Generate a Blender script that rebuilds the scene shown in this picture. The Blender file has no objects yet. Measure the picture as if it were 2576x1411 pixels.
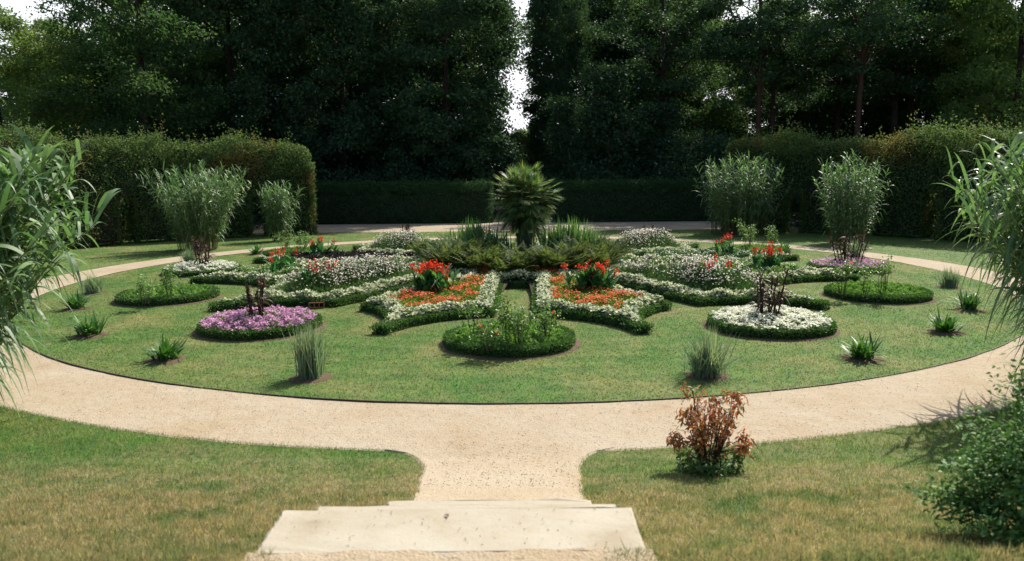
import bpy, math
import numpy as np
from mathutils import Matrix, Vector
R = math.radians
sc = bpy.context.scene
# ------------------------------------------------------------------ camera
PITCH, ROLL, HCAM, FPX = 0.1415, -0.0088, 3.0, 1900.0
cam = bpy.data.cameras.new('camera'); co = bpy.data.objects.new('camera', cam)
sc.collection.objects.link(co)
cp, sp = math.cos(PITCH), math.sin(PITCH)
fwd = Vector((0, cp, -sp)); rt = Vector((1, 0, 0)); up = Vector((0, sp, cp))
rt2 = rt * math.cos(ROLL) + up * math.sin(ROLL); up2 = up * math.cos(ROLL) - rt * math.sin(ROLL)
co.matrix_world = Matrix(((rt2.x, up2.x, -fwd.x, 0), (rt2.y, up2.y, -fwd.y, 0), (rt2.z, up2.z, -fwd.z, HCAM), (0, 0, 0, 1)))
cam.sensor_width = 36; cam.lens = FPX / 2576 * 36; cam.clip_start = .05; cam.clip_end = 3000
cam.dof.use_dof = True; cam.dof.focus_distance = 16.5; cam.dof.aperture_fstop = 2.2
sc.camera = co
# ------------------------------------------------------------------ sky, sun, exposure
SUN_AZ, SUN_EL = R(37), R(46)          # sun ahead of the camera, to the right
world = bpy.data.worlds.new('World'); sc.world = world; world.use_nodes = True
wn = world.node_tree.nodes; wl = world.node_tree.links
sky = wn.new('ShaderNodeTexSky'); sky.sky_type = 'NISHITA'; sky.sun_disc = False
sky.sun_elevation = SUN_EL; sky.sun_rotation = SUN_AZ; sky.dust_density = 2.5; sky.air_density = 1.0
# bright thin cloud low in the sky on the sun's side
tcw = wn.new('ShaderNodeTexCoord'); dv_ = wn.new('ShaderNodeVectorMath'); dv_.operation = 'DOT_PRODUCT'; dv_.inputs[1].default_value = (.25, .97, 0)
wl.new(tcw.outputs['Generated'], dv_.inputs[0])
m1 = wn.new('ShaderNodeMapRange'); m1.inputs[1].default_value = .3; m1.inputs[2].default_value = .8; wl.new(dv_.outputs['Value'], m1.inputs[0])
nz = wn.new('ShaderNodeTexNoise'); nz.inputs['Scale'].default_value = 3; nz.inputs['Detail'].default_value = 5; wl.new(tcw.outputs['Generated'], nz.inputs['Vector'])
m2 = wn.new('ShaderNodeMapRange'); m2.inputs[1].default_value = .25; m2.inputs[2].default_value = .5; m2.inputs[3].default_value = .55; wl.new(nz.outputs[0], m2.inputs[0])
m3 = wn.new('ShaderNodeMath'); m3.operation = 'MULTIPLY'; wl.new(m1.outputs[0], m3.inputs[0]); wl.new(m2.outputs[0], m3.inputs[1])
mxw = wn.new('ShaderNodeMix'); mxw.data_type = 'RGBA'; wl.new(m3.outputs[0], mxw.inputs[0]); wl.new(sky.outputs[0], mxw.inputs[6]); mxw.inputs[7].default_value = (9.2, 9.3, 9.6, 1)
wl.new(mxw.outputs[2], wn['Background'].inputs[0]); wn['Background'].inputs[1].default_value = 0.10
sd = bpy.data.lights.new('sun', 'SUN'); sd.energy = 4.6; sd.angle = R(.5); sd.color = (1, .93, .82)
so = bpy.data.objects.new('sun', sd); sc.collection.objects.link(so)
SDIR = Vector((math.sin(SUN_AZ) * math.cos(SUN_EL), math.cos(SUN_AZ) * math.cos(SUN_EL), math.sin(SUN_EL)))
so.rotation_euler = SDIR.to_track_quat('Z', 'Y').to_euler()
vs = sc.view_settings; vs.view_transform = 'Standard'; vs.look = 'None'; vs.exposure = 0.7; vs.gamma = 1
sc.cycles.use_denoising = True; sc.cycles.max_bounces = 6; sc.cycles.transparent_max_bounces = 4
sc.cycles.diffuse_bounces = 3; sc.cycles.glossy_bounces = 2; sc.cycles.transmission_bounces = 3
sc.cycles.sample_clamp_indirect = 4

# ------------------------------------------------------------------ helpers
def at(px, py, z=0.0):
    """point of the plane of height z behind a pixel of the 2576 x 1411 picture (used only to place things on the ground)"""
    x = (px - 1288) / FPX; y = -(py - 705.5) / FPX
    v = fwd + rt2 * x + up2 * y
    t = (z - HCAM) / v.z
    return np.array((v.x * t, v.y * t, z))

def nrm(a): return a / np.maximum(np.linalg.norm(a, axis=-1, keepdims=True), 1e-9)

class MB:
    def __init__(s): s.v = []; s.f = []; s.n = 0
    def add(s, v, faces, m=0, smooth=False):
        v = np.asarray(v, np.float32).reshape(-1, 3)
        for f in (faces if isinstance(faces, list) else [faces]):
            s.f.append((np.asarray(f, np.int64) + s.n, m, smooth))
        s.v.append(v); s.n += len(v)
        return s
    def build(s, name, mats, parent=None, loc=None, dry=None):
        me = bpy.data.meshes.new(name)
        v = np.concatenate(s.v); lt = []; li = []; mi = []; sm = []
        for f, m, q in s.f:
            lt.append(np.full(len(f), f.shape[1], np.int32)); li.append(f.reshape(-1).astype(np.int32))
            mi.append(np.full(len(f), m, np.int32)); sm.append(np.full(len(f), q, bool))
        lt = np.concatenate(lt); li = np.concatenate(li); mi = np.concatenate(mi); sm = np.concatenate(sm)
        me.vertices.add(len(v)); me.vertices.foreach_set('co', v.reshape(-1))
        me.loops.add(len(li)); me.loops.foreach_set('vertex_index', li)
        me.polygons.add(len(lt)); st = np.zeros(len(lt), np.int32); st[1:] = np.cumsum(lt)[:-1]
        me.polygons.foreach_set('loop_start', st); me.polygons.foreach_set('loop_total', lt)
        me.polygons.foreach_set('material_index', mi); me.polygons.foreach_set('use_smooth', sm)
        for m in (mats if isinstance(mats, (list, tuple)) else [mats]): me.materials.append(m)
        me.update(calc_edges=True)
        if dry is not None: me.attributes.new('dry', 'FLOAT', 'POINT').data.foreach_set('value', np.asarray(dry, np.float32))
        o = bpy.data.objects.new(name, me); sc.collection.objects.link(o)
        if parent is not None: o.parent = parent
        if loc is not None: o.location = loc
        return o

def tag(o, label=None, cat=None, group=None, kind=None):
    if label: o['label'] = label
    if cat: o['category'] = cat
    if group: o['group'] = group
    if kind: o['kind'] = kind
    return o
def thing(name, label, cat, loc=(0, 0, 0), group=None, rz=0, scale=1):
    o = bpy.data.objects.new(name, None); sc.collection.objects.link(o); o.empty_display_size = .2
    o.location = tuple(float(q) for q in loc); o.rotation_euler = (0, 0, rz); o.scale = (scale,) * 3
    return tag(o, label, cat, group)
def dup(root, loc, rz=0, scale=1, label=None, group=None):
    r = root.copy(); sc.collection.objects.link(r); r.location = tuple(float(q) for q in loc); r.rotation_euler = (0, 0, rz)
    r.scale = (scale,) * 3 if np.isscalar(scale) else scale
    if label: r['label'] = label
    if group: r['group'] = group
    for ch in list(root.children):
        c = ch.copy(); sc.collection.objects.link(c); c.parent = r
    return r

def leaves(mb, P, D, N, L, W, m=0, fold=.18):
    """leaf blades, four corners each, creased along the midrib"""
    P = np.asarray(P); n = len(P); D = nrm(D); S = nrm(np.cross(D, N)); N = np.cross(S, D)
    L = np.broadcast_to(L, n)[:, None]; W = np.broadcast_to(W, n)[:, None]
    mid = P + D * L * .45 + N * W * fold
    v = np.stack([P, mid + S * W * .5, P + D * L, mid - S * W * .5], 1)
    mb.add(v, np.arange(n * 4).reshape(n, 4), m)
def ribbons(mb, P, D, L, W, droop, K=5, m=0, base=.55, curl=0., rng=None):
    """long arching blades of K quads each"""
    P = np.asarray(P, float); n = len(P); D = nrm(np.asarray(D, float))
    L = np.broadcast_to(L, n).astype(float); W = np.broadcast_to(W, n).astype(float); droop = np.broadcast_to(droop, n).astype(float)
    S = np.cross(D, np.array([0, 0, 1.])); bad = np.linalg.norm(S, axis=1) < .05; S[bad] = (1, 0, 0); S = nrm(S)
    if rng is not None:
        a = rng.normal(0, .5, n)[:, None]; S = nrm(S * np.cos(a) + np.cross(D, S) * np.sin(a))
    t = np.linspace(0, 1, K + 1)[None, :, None]
    Lx = L[:, None, None]
    C = P[:, None] + D[:, None] * Lx * t * (1 - .25 * droop[:, None, None] * t) - np.array([0, 0, 1.]) * Lx * droop[:, None, None] * t ** 2
    w = np.where(t < .3, base + (1 - base) * t / .3, np.maximum(1 - ((t - .3) / .7) ** 1.6, .03))
    off = S[:, None] * W[:, None, None] * w * .5
    v = np.stack([C - off, C + off], 2)                        # n,K+1,2,3
    idx = np.arange(n * (K + 1) * 2).reshape(n, K + 1, 2)
    f = np.stack([idx[:, :-1, 0], idx[:, :-1, 1], idx[:, 1:, 1], idx[:, 1:, 0]], -1).reshape(-1, 4)
    mb.add(v, f, m, True)
def tubes(mb, paths, radii, m=0, S=5):
    """round stems: paths n,K,3 and radii n,K"""
    paths = np.asarray(paths, float); n, K, _ = paths.shape; radii = np.broadcast_to(radii, (n, K))
    T = nrm(np.gradient(paths, axis=1)); ref = np.where(np.abs(T[..., 2:3]) < .9, np.array([0, 0, 1.]), np.array([1., 0, 0]))
    ref = np.broadcast_to(ref[:, :1], T.shape)
    A = nrm(np.cross(T, ref)); B = np.cross(T, A)
    a = np.linspace(0, 2 * np.pi, S, endpoint=False)
    v = paths[:, :, None] + radii[:, :, None, None] * (A[:, :, None] * np.cos(a)[:, None] + B[:, :, None] * np.sin(a)[:, None])
    idx = np.arange(n * K * S).reshape(n, K, S); nx = np.roll(idx, -1, 2)
    f = np.stack([idx[:, :-1], nx[:, :-1], nx[:, 1:], idx[:, 1:]], -1).reshape(-1, 4)
    mb.add(v, f, m, True)
def lathe(mb, prof, S=32, m=0, smooth=True, c=(0, 0)):
    a = np.linspace(0, 2 * np.pi, S, endpoint=False); prof = np.asarray(prof, float); K = len(prof)
    v = np.stack([c[0] + prof[:, None, 0] * np.cos(a), c[1] + prof[:, None, 0] * np.sin(a), np.broadcast_to(prof[:, None, 1], (K, S))], -1)
    idx = np.arange(K * S).reshape(K, S); nx = np.roll(idx, -1, 1)
    mb.add(v, np.stack([idx[:-1], nx[:-1], nx[1:], idx[1:]], -1).reshape(-1, 4), m, smooth)
def box(mb, x0, x1, y0, y1, z0, z1, m=0):
    v = [(x, y, z) for z in (z0, z1) for y in (y0, y1) for x in (x0, x1)]
    mb.add(v, np.array([(0, 2, 3, 1), (4, 5, 7, 6), (0, 1, 5, 4), (2, 6, 7, 3), (0, 4, 6, 2), (1, 3, 7, 5)]), m)
def rdir(rng, n): return nrm(rng.normal(size=(n, 3)))

# ------------------------------------------------------------------ materials
def newmat(name):
    m = bpy.data.materials.new(name); m.use_nodes = True; nt = m.node_tree; nt.nodes.clear()
    return m, nt, nt.nodes.new('ShaderNodeOutputMaterial')
def ramp(nt, stops, fac):
    r = nt.nodes.new('ShaderNodeValToRGB'); e = r.color_ramp.elements
    while len(e) < len(stops): e.new(.5)
    for q, (p, c) in zip(e, stops): q.position = p; q.color = (*c, 1)
    nt.links.new(fac, r.inputs[0]); return r.outputs[0]
def noise(nt, scale, detail=3, vec=None, rough=.55):
    n = nt.nodes.new('ShaderNodeTexNoise'); n.inputs['Scale'].default_value = scale; n.inputs['Detail'].default_value = detail
    n.inputs['Roughness'].default_value = rough
    if vec is None:
        g = nt.nodes.new('ShaderNodeNewGeometry'); vec = g.outputs['Position']
    nt.links.new(vec, n.inputs['Vector']); return n.outputs[0]
def mix(nt, fac, a, b, mode='MIX'):
    n = nt.nodes.new('ShaderNodeMix'); n.data_type = 'RGBA'; n.blend_type = mode
    for s, v in ((n.inputs[0], fac), (n.inputs[6], a), (n.inputs[7], b)):
        if hasattr(v, 'links'): nt.links.new(v, s)
        elif isinstance(v, tuple): s.default_value = (*v, 1)
        else: s.default_value = v
    return n.outputs[2]
def mrange(nt, v, a, b, c=0, d=1):
    n = nt.nodes.new('ShaderNodeMapRange'); n.inputs[1].default_value = a; n.inputs[2].default_value = b
    n.inputs[3].default_value = c; n.inputs[4].default_value = d; nt.links.new(v, n.inputs[0]); return n.outputs[0]
def leafmat(name, cols, rough=.5, tr=.3, nscale=1.2, alt=None, spec=.4, altlo=.5, althi=.65, tt=(1.4, 1.4, .8)):
    """leaf colour varies blade by blade and in soft drifts across the plant; thin leaves let some light through"""
    m, nt, out = newmat(name)
    g = nt.nodes.new('ShaderNodeNewGeometry')
    c = ramp(nt, [((i / max(1, len(cols) - 1)), q) for i, q in enumerate(cols)], g.outputs['Random Per Island'])
    if alt is not None:
        c = mix(nt, mrange(nt, noise(nt, nscale, 2), altlo, althi), c, alt)
    n2 = noise(nt, nscale * 2.3, 2)
    c = mix(nt, mrange(nt, n2, .3, .7, 0, .5), c, mix(nt, 1., c, (1.35, 1.3, 1.1) if tt[2] < 1 else (.8, .82, .78), 'MULTIPLY'))
    p = nt.nodes.new('ShaderNodeBsdfPrincipled'); nt.links.new(c, p.inputs['Base Color'])
    p.inputs['Roughness'].default_value = rough; p.inputs['Specular IOR Level'].default_value = spec
    if tr > 0:
        t = nt.nodes.new('ShaderNodeBsdfTranslucent'); nt.links.new(mix(nt, 1., c, tt, 'MULTIPLY'), t.inputs[0])
        s = nt.nodes.new('ShaderNodeMixShader'); s.inputs[0].default_value = tr
        nt.links.new(p.outputs[0], s.inputs[1]); nt.links.new(t.outputs[0], s.inputs[2]); nt.links.new(s.outputs[0], out.inputs[0])
    else: nt.links.new(p.outputs[0], out.inputs[0])
    return m
def solid(name, a, b, scale=4, rough=.8, bump=0., detail=4, bscale=None, spec=.3):
    m, nt, out = newmat(name)
    tc = nt.nodes.new('ShaderNodeTexCoord')
    c = ramp(nt, [(.3, a), (.7, b)], noise(nt, scale, detail, tc.outputs['Object']))
    p = nt.nodes.new('ShaderNodeBsdfPrincipled'); nt.links.new(c, p.inputs['Base Color']); p.inputs['Roughness'].default_value = rough
    p.inputs['Specular IOR Level'].default_value = spec
    if bump:
        b_ = nt.nodes.new('ShaderNodeBump'); b_.inputs['Strength'].default_value = bump; b_.inputs['Distance'].default_value = .02
        nt.links.new(noise(nt, bscale or scale * 6, 4, tc.outputs['Object']), b_.inputs['Height']); nt.links.new(b_.outputs[0], p.inputs['Normal'])
    nt.links.new(p.outputs[0], out.inputs[0]); return m

def lawn_colour(nt):
    """turf colour by place: green, thin yellow patches, brown scorched bank"""
    g = nt.nodes.new('ShaderNodeNewGeometry'); pos = g.outputs['Position']
    sep = nt.nodes.new('ShaderNodeSeparateXYZ'); nt.links.new(pos, sep.inputs[0])
    dry = mrange(nt, noise(nt, .55, 4, pos, .6), .44, .71)
    fine = mrange(nt, noise(nt, 3.2, 3, pos), .4, .66)
    green = mix(nt, mrange(nt, noise(nt, 1.7, 3, pos), .35, .65), (.060, .146, .032), (.104, .192, .047))
    c = mix(nt, dry, green, (.225, .225, .09))
    c = mix(nt, mix_val(nt, fine, .28), c, (.19, .165, .07))
    wob = nt.nodes.new('ShaderNodeMath'); wob.operation = 'MULTIPLY_ADD'; wob.inputs[1].default_value = -5.0
    nt.links.new(noise(nt, .9, 5, pos, .65), wob.inputs[0]); nt.links.new(sep.outputs[1], wob.inputs[2])   # y minus a wobble
    vd = nt.nodes.new('ShaderNodeVectorMath'); vd.operation = 'DISTANCE'; vd.inputs[1].default_value = (.28, 22.75, 0); nt.links.new(pos, vd.inputs[0])
    mw = nt.nodes.new('ShaderNodeMath'); mw.operation = 'MULTIPLY_ADD'; mw.inputs[1].default_value = 11.5; nt.links.new(vd.outputs['Value'], mw.inputs[0]); nt.links.new(mix_val(nt, noise(nt, .6, 3, pos), 7.0), mw.inputs[2])
    sn = nt.nodes.new('ShaderNodeMath'); sn.operation = 'SINE'; nt.links.new(mw.outputs[0], sn.inputs[0])
    c = mix(nt, mrange(nt, sn.outputs[0], -1, 1, 0, .5), c, mix(nt, 1., c, (1.32, 1.25, 1.25), 'MULTIPLY'))
    at_ = nt.nodes.new('ShaderNodeAttribute'); at_.attribute_name = 'dry'
    worn = mix_val(nt, at_.outputs['Fac'], 1.0)
    c = mix(nt, worn, c, mix(nt, mrange(nt, noise(nt, 6, 3, pos), .4, .6), (.24, .19, .10), (.20, .20, .08)))
    bank = mrange(nt, wob.outputs[0], 5.8, 3.6)
    scorch = mix(nt, mrange(nt, noise(nt, 1.5, 6, pos, .7), .35, .52), (.10, .145, .06), (.33, .255, .165))
    c = mix(nt, mix_val(nt, bank, .85), c, scorch)
    c = mix(nt, mix_val(nt, mrange(nt, noise(nt, 11, 3, pos), .5, .62), .5), c, (.06, .14, .05))
    c = mix(nt, mix_val(nt, mrange(nt, noise(nt, 5, 4, pos, .7), .55, .7), .45), c, (.23, .19, .115))
    return c
def mix_val(nt, v, k):
    n = nt.nodes.new('ShaderNodeMath'); n.operation = 'MULTIPLY'; n.inputs[1].default_value = k; nt.links.new(v, n.inputs[0]); return n.outputs[0]
def turf(name, blades):
    m, nt, out = newmat(name)
    c = lawn_colour(nt)
    p = nt.nodes.new('ShaderNodeBsdfPrincipled'); p.inputs['Roughness'].default_value = .8; p.inputs['Specular IOR Level'].default_value = .1
    if blades:
        g = nt.nodes.new('ShaderNodeNewGeometry')
        k = ramp(nt, [(0, (.82, .88, .82)), (.5, (1.05, 1.08, 1)), (.8, (1.4, 1.35, 1.2)), (1, (2.1, 1.85, 1.5))], g.outputs['Random Per Island'])
        c = mix(nt, 1., c, k, 'MULTIPLY')
        t = nt.nodes.new('ShaderNodeBsdfTranslucent'); nt.links.new(mix(nt, 1., c, (1.15, 1.25, .9), 'MULTIPLY'), t.inputs[0])
        s = nt.nodes.new('ShaderNodeMixShader'); s.inputs[0].default_value = .45
        nt.links.new(c, p.inputs['Base Color']); nt.links.new(p.outputs[0], s.inputs[1]); nt.links.new(t.outputs[0], s.inputs[2]); nt.links.new(s.outputs[0], out.inputs[0])
    else:
        nt.links.new(mix(nt, 1., c, (.8, .8, .8), 'MULTIPLY'), p.inputs['Base Color'])
        b_ = nt.nodes.new('ShaderNodeBump'); b_.inputs['Strength'].default_value = .6; b_.inputs['Distance'].default_value = .03
        nt.links.new(noise(nt, 26, 4), b_.inputs['Height']); nt.links.new(b_.outputs[0], p.inputs['Normal'])
        nt.links.new(p.outputs[0], out.inputs[0])
    return m
def gravel_mat():
    m, nt, out = newmat('sandy_gravel')
    c = ramp(nt, [(.25, (.32, .24, .155)), (.38, (.36, .294, .208)), (.55, (.375, .315, .232)), (.75, (.40, .348, .27))], noise(nt, .7, 4, None, .6))
    v = nt.nodes.new('ShaderNodeTexVoronoi'); v.inputs['Scale'].default_value = 62
    g = nt.nodes.new('ShaderNodeNewGeometry'); nt.links.new(g.outputs['Position'], v.inputs['Vector'])
    sep = nt.nodes.new('ShaderNodeSeparateColor'); nt.links.new(v.outputs['Color'], sep.inputs[0])
    sp_ = ramp(nt, [(0, (.68, .64, .58)), (.08, (.9, .88, .85)), (.16, (1, .99, .98)), (.85, (1.03, 1.03, 1.02)), (1, (1.14, 1.13, 1.1))], sep.outputs[0])
    c = mix(nt, 1., c, sp_, 'MULTIPLY')
    c = mix(nt, mrange(nt, noise(nt, .42, 5, None, .65), .52, .68, 0, .8), c, mix(nt, 1., c, (.90, .83, .72), 'MULTIPLY'))
    c = mix(nt, mrange(nt, noise(nt, 1.3, 5, None, .7), .55, .7, 0, .6), c, mix(nt, 1., c, (1.08, 1.1, 1.14), 'MULTIPLY'))
    c = mix(nt, mrange(nt, noise(nt, 9, 5, None, .7), .6, .75, 0, .35), c, (.25, .17, .1))
    p = nt.nodes.new('ShaderNodeBsdfPrincipled'); nt.links.new(c, p.inputs['Base Color']); p.inputs['Roughness'].default_value = .9
    p.inputs['Specular IOR Level'].default_value = .15
    b_ = nt.nodes.new('ShaderNodeBump'); b_.inputs['Strength'].default_value = .5; b_.inputs['Distance'].default_value = .012
    nt.links.new(v.outputs['Distance'], b_.inputs['Height'])
    b2 = nt.nodes.new('ShaderNodeBump'); b2.inputs['Strength'].default_value = .5; b2.inputs['Distance'].default_value = .04
    nt.links.new(noise(nt, 5, 4), b2.inputs['Height']); nt.links.new(b_.outputs[0], b2.inputs['Normal'])
    nt.links.new(b2.outputs[0], p.inputs['Normal']); nt.links.new(p.outputs[0], out.inputs[0]); return m
def stone_mat():
    m, nt, out = newmat('worn_pale_stone')
    tc = nt.nodes.new('ShaderNodeTexCoord'); ob = tc.outputs['Object']
    c = ramp(nt, [(.3, (.29, .235, .155)), (.45, (.365, .32, .235)), (.6, (.40, .365, .285)), (.75, (.425, .39, .315))], noise(nt, 1.6, 6, ob, .65))
    c = mix(nt, mrange(nt, noise(nt, 38, 3, ob), .66, .74, 0, .8), c, (.22, .18, .13))
    c = mix(nt, mrange(nt, noise(nt, 4.5, 5, ob, .7), .58, .72, 0, .55), c, (.36, .27, .16))
    p = nt.nodes.new('ShaderNodeBsdfPrincipled'); nt.links.new(c, p.inputs['Base Color']); p.inputs['Roughness'].default_value = .85
    b_ = nt.nodes.new('ShaderNodeBump'); b_.inputs['Strength'].default_value = .35; b_.inputs['Distance'].default_value = .01
    nt.links.new(noise(nt, 40, 5, ob, .7), b_.inputs['Height']); nt.links.new(b_.outputs[0], p.inputs['Normal'])
    nt.links.new(p.outputs[0], out.inputs[0]); return m

M = dict(
    turf=turf('turf', False), blades=turf('grass_blades', True), gravel=gravel_mat(), stone=stone_mat(),
    edging=solid('rusty_steel', (.035, .022, .014), (.06, .04, .025), 6, .7),
    soil=solid('dark_soil', (.035, .024, .016), (.075, .05, .033), 5, .95, .6),
    mulch=solid('dry_soil', (.07, .047, .03), (.13, .088, .058), 9, .95, .6),
    bark=solid('bark', (.022, .017, .014), (.055, .038, .03), 3, .95, .8, 5, 14),
    bark_red=solid('reddish_bark', (.05, .026, .018), (.085, .045, .032), 3, .95, .8, 5, 14),
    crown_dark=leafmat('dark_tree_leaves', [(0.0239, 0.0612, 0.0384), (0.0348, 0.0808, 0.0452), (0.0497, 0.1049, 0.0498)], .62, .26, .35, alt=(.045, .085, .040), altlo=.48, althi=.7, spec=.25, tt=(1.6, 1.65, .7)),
    crown_mid=leafmat('tree_leaves', [(0.039, 0.0891, 0.038), (0.0546, 0.1164, 0.0425), (0.0741, 0.1402, 0.047)], .62, .42, .35, alt=(.075, .12, .045), altlo=.48, althi=.7, spec=.25, tt=(1.45, 1.5, .85)),  # alt drifts paint sunlit leaf patches into the colour
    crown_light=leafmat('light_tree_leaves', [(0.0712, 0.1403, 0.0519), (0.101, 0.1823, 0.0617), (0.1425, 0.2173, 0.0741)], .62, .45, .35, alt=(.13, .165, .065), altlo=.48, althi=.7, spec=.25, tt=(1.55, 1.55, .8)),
    hedge=leafmat('hornbeam_leaves', [(0.0466, 0.0967, 0.0359), (0.0673, 0.127, 0.0431), (0.0984, 0.1632, 0.0551), (0.1347, 0.1813, 0.0719)], .6, .42, .45, alt=(.15, .128, .05), altlo=.53, althi=.70, spec=.2, tt=(1.5, 1.4, .9)),
    hedge_dark=leafmat('dark_hedge_leaves', [(0.0252, 0.069, 0.029), (0.0368, 0.0887, 0.0329), (0.0542, 0.1133, 0.0368)], .65, .2, .6, spec=.15),
    copper=leafmat('copper_hedge_leaves', [(.05, .042, .02), (.075, .055, .026), (.05, .055, .022)], .6, .2, 1),
    core=solid('hedge_twigs', (.014, .024, .011), (.026, .036, .017), 3, 1),
    boxl=leafmat('box_leaves', [(0.0401, 0.0998, 0.0264), (0.0602, 0.1391, 0.0336), (0.094, 0.189, 0.048)], .55, .28, 2),
    silver=leafmat('white_edged_leaves', [(0.0846, 0.152, 0.0504), (0.1316, 0.209, 0.0756), (0.5828, 0.627, 0.4032), (0.752, 0.76, 0.5628), (0.7896, 0.7885, 0.6216), (0.6016, 0.6555, 0.42)], .6, .36, 3, tt=(1.05, 1.05, 1.0)),  # green leaves mixed in, partly as painted shadow between the white clumps
    orange_leaf=leafmat('bedding_leaves', [(0.06, 0.135, 0.018), (0.108, 0.2025, 0.03), (0.192, 0.27, 0.05)], .55, .35, 2),
    orange=leafmat('orange_petals', [(.72, .12, .03), (.78, .18, .045), (.62, .09, .025)], .6, .3, 3, tt=(1.1, 1.05, 1.0)),
    red=leafmat('red_canna_petals', [(.70, .045, .018), (.78, .08, .025), (.60, .03, .014)], .5, .35, 3, tt=(1.15, 1.1, 1)),
    gaura_leaf=leafmat('fine_green_leaves', [(0.0413, 0.105, 0.0275), (0.0688, 0.1488, 0.0375), (0.1032, 0.1925, 0.0562)], .6, .3, 1.5),
    gaura_fl=leafmat('white_pink_petals', [(.88, .82, .74), (.92, .88, .80), (.84, .66, .60), (.92, .90, .84), (.80, .76, .62)], .6, .45, 2, tt=(1.05, 1.05, 1.0)),
    white_fl=leafmat('white_petals', [(0.8536, 0.8448, 0.738), (0.9021, 0.8928, 0.801), (0.679, 0.72, 0.558), (0.8924, 0.8832, 0.783)], .6, .45, 3, tt=(1.05, 1.05, 1.0)),
    purple_fl=leafmat('mauve_petals', [(0.4534, 0.2028, 0.3936), (0.5716, 0.2964, 0.4706), (0.6899, 0.4212, 0.5818), (0.5125, 0.2496, 0.4278)], .6, .3, 2.5, tt=(1.1, 1.05, 1.1)),
    carpet=leafmat('carpet_leaves', [(0.0845, 0.1965, 0.044), (0.1269, 0.2661, 0.0586), (0.2114, 0.37, 0.0918)], .55, .3, 2.5),
    dull_leaf=leafmat('dark_purple_leaves', [(.022, .016, .022), (.034, .022, .03), (.03, .036, .024), (.045, .028, .034)], .5, .2, 2),
    grey_leaf=leafmat('grey_green_leaves', [(0.05, 0.1105, 0.045), (0.08, 0.156, 0.07), (0.12, 0.208, 0.1)], .55, .25, 2),
    reed=leafmat('reed_leaves', [(0.0574, 0.13, 0.0509), (0.0844, 0.1717, 0.0688), (0.1226, 0.2227, 0.0897), (0.1764, 0.2784, 0.1196)], .5, .38, 1.2, spec=.7, tt=(1.3, 1.35, .85)),
    reed_stem=solid('reed_canes', (.07, .09, .03), (.15, .13, .05), 8, .6),
    blue_grass=leafmat('blue_grass_blades', [(0.0907, 0.1665, 0.1092), (0.1297, 0.2198, 0.1529), (0.2075, 0.2799, 0.2038), (0.3112, 0.3331, 0.2184)], .5, .35, 2),
    strap=leafmat('strap_leaves', [(0.0292, 0.1066, 0.021), (0.052, 0.155, 0.03), (0.1057, 0.2229, 0.048)], .48, .25, 3, spec=.4),
    canna_leaf=leafmat('canna_leaves', [(0.0279, 0.1128, 0.0421), (0.0498, 0.1644, 0.0546), (0.0994, 0.2347, 0.0757)], .55, .3, 3, spec=.3),
    dark_canna=leafmat('withered_dark_leaves', [(0.0476, 0.0272, 0.021), (0.0765, 0.0416, 0.027), (0.102, 0.0576, 0.033), (0.051, 0.0384, 0.024)], .55, .15, 3),
    dark_stem=solid('dark_canes', (.02, .013, .011), (.04, .026, .02), 8, .6),
    fern=leafmat('fern_fronds', [(0.0351, 0.0728, 0.0228), (0.0599, 0.1018, 0.0319), (0.0983, 0.131, 0.0477), (0.1336, 0.1553, 0.0681)], .75, .35, 1.6, spec=.12),
    sword=leafmat('sword_leaves', [(0.0504, 0.126, 0.0396), (0.0792, 0.168, 0.0554), (0.1296, 0.2268, 0.0792)], .4, .3, 2, spec=.5),
    palm=leafmat('palm_fans', [(0.0473, 0.1163, 0.05), (0.0762, 0.1648, 0.0644), (0.1352, 0.2328, 0.0806), (0.3381, 0.3296, 0.1074)], .5, .35, 1.5, spec=.35),
    fibre=solid('palm_fibre', (.04, .028, .018), (.09, .06, .035), 12, 1, .8),
    rose_leaf=leafmat('rose_leaves', [(0.0735, 0.1653, 0.0493), (0.126, 0.2314, 0.0669), (0.21, 0.3196, 0.0968)], .45, .3, 2),
    rose_stem=solid('rose_stems', (.04, .06, .02), (.09, .06, .03), 9, .6),
    rose_pink=leafmat('salmon_petals', [(.70, .22, .17), (.78, .3, .24)], .5, .35, 3),
    rose_red=leafmat('coral_petals', [(.68, .08, .045), (.74, .13, .07)], .5, .35, 3),
    redbush=leafmat('reddish_leaves', [(0.25, 0.0633, 0.0315), (0.375, 0.115, 0.0473), (0.45, 0.1955, 0.0735), (0.2125, 0.1495, 0.0473), (0.1125, 0.138, 0.042)], .45, .4, 4, tt=(1.3, 1.2, .9)),
    shrub=leafmat('glossy_leaves', [(0.051, 0.131, 0.0343), (0.0819, 0.1915, 0.0468), (0.1547, 0.2821, 0.078)], .55, .2, 2, spec=.2),
    pot=solid('dark_green_glaze', (.03, .06, .05), (.045, .08, .065), 3, .35, .15),
    brick=solid('red_brick', (.22, .085, .05), (.32, .13, .08), 9, .9, .5),
    tagw=solid('white_plastic', (.7, .69, .64), (.78, .77, .72), 5, .6),
    stick=solid('bare_wood', (.5, .42, .32), (.6, .52, .42), 12, .8),
)

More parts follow.
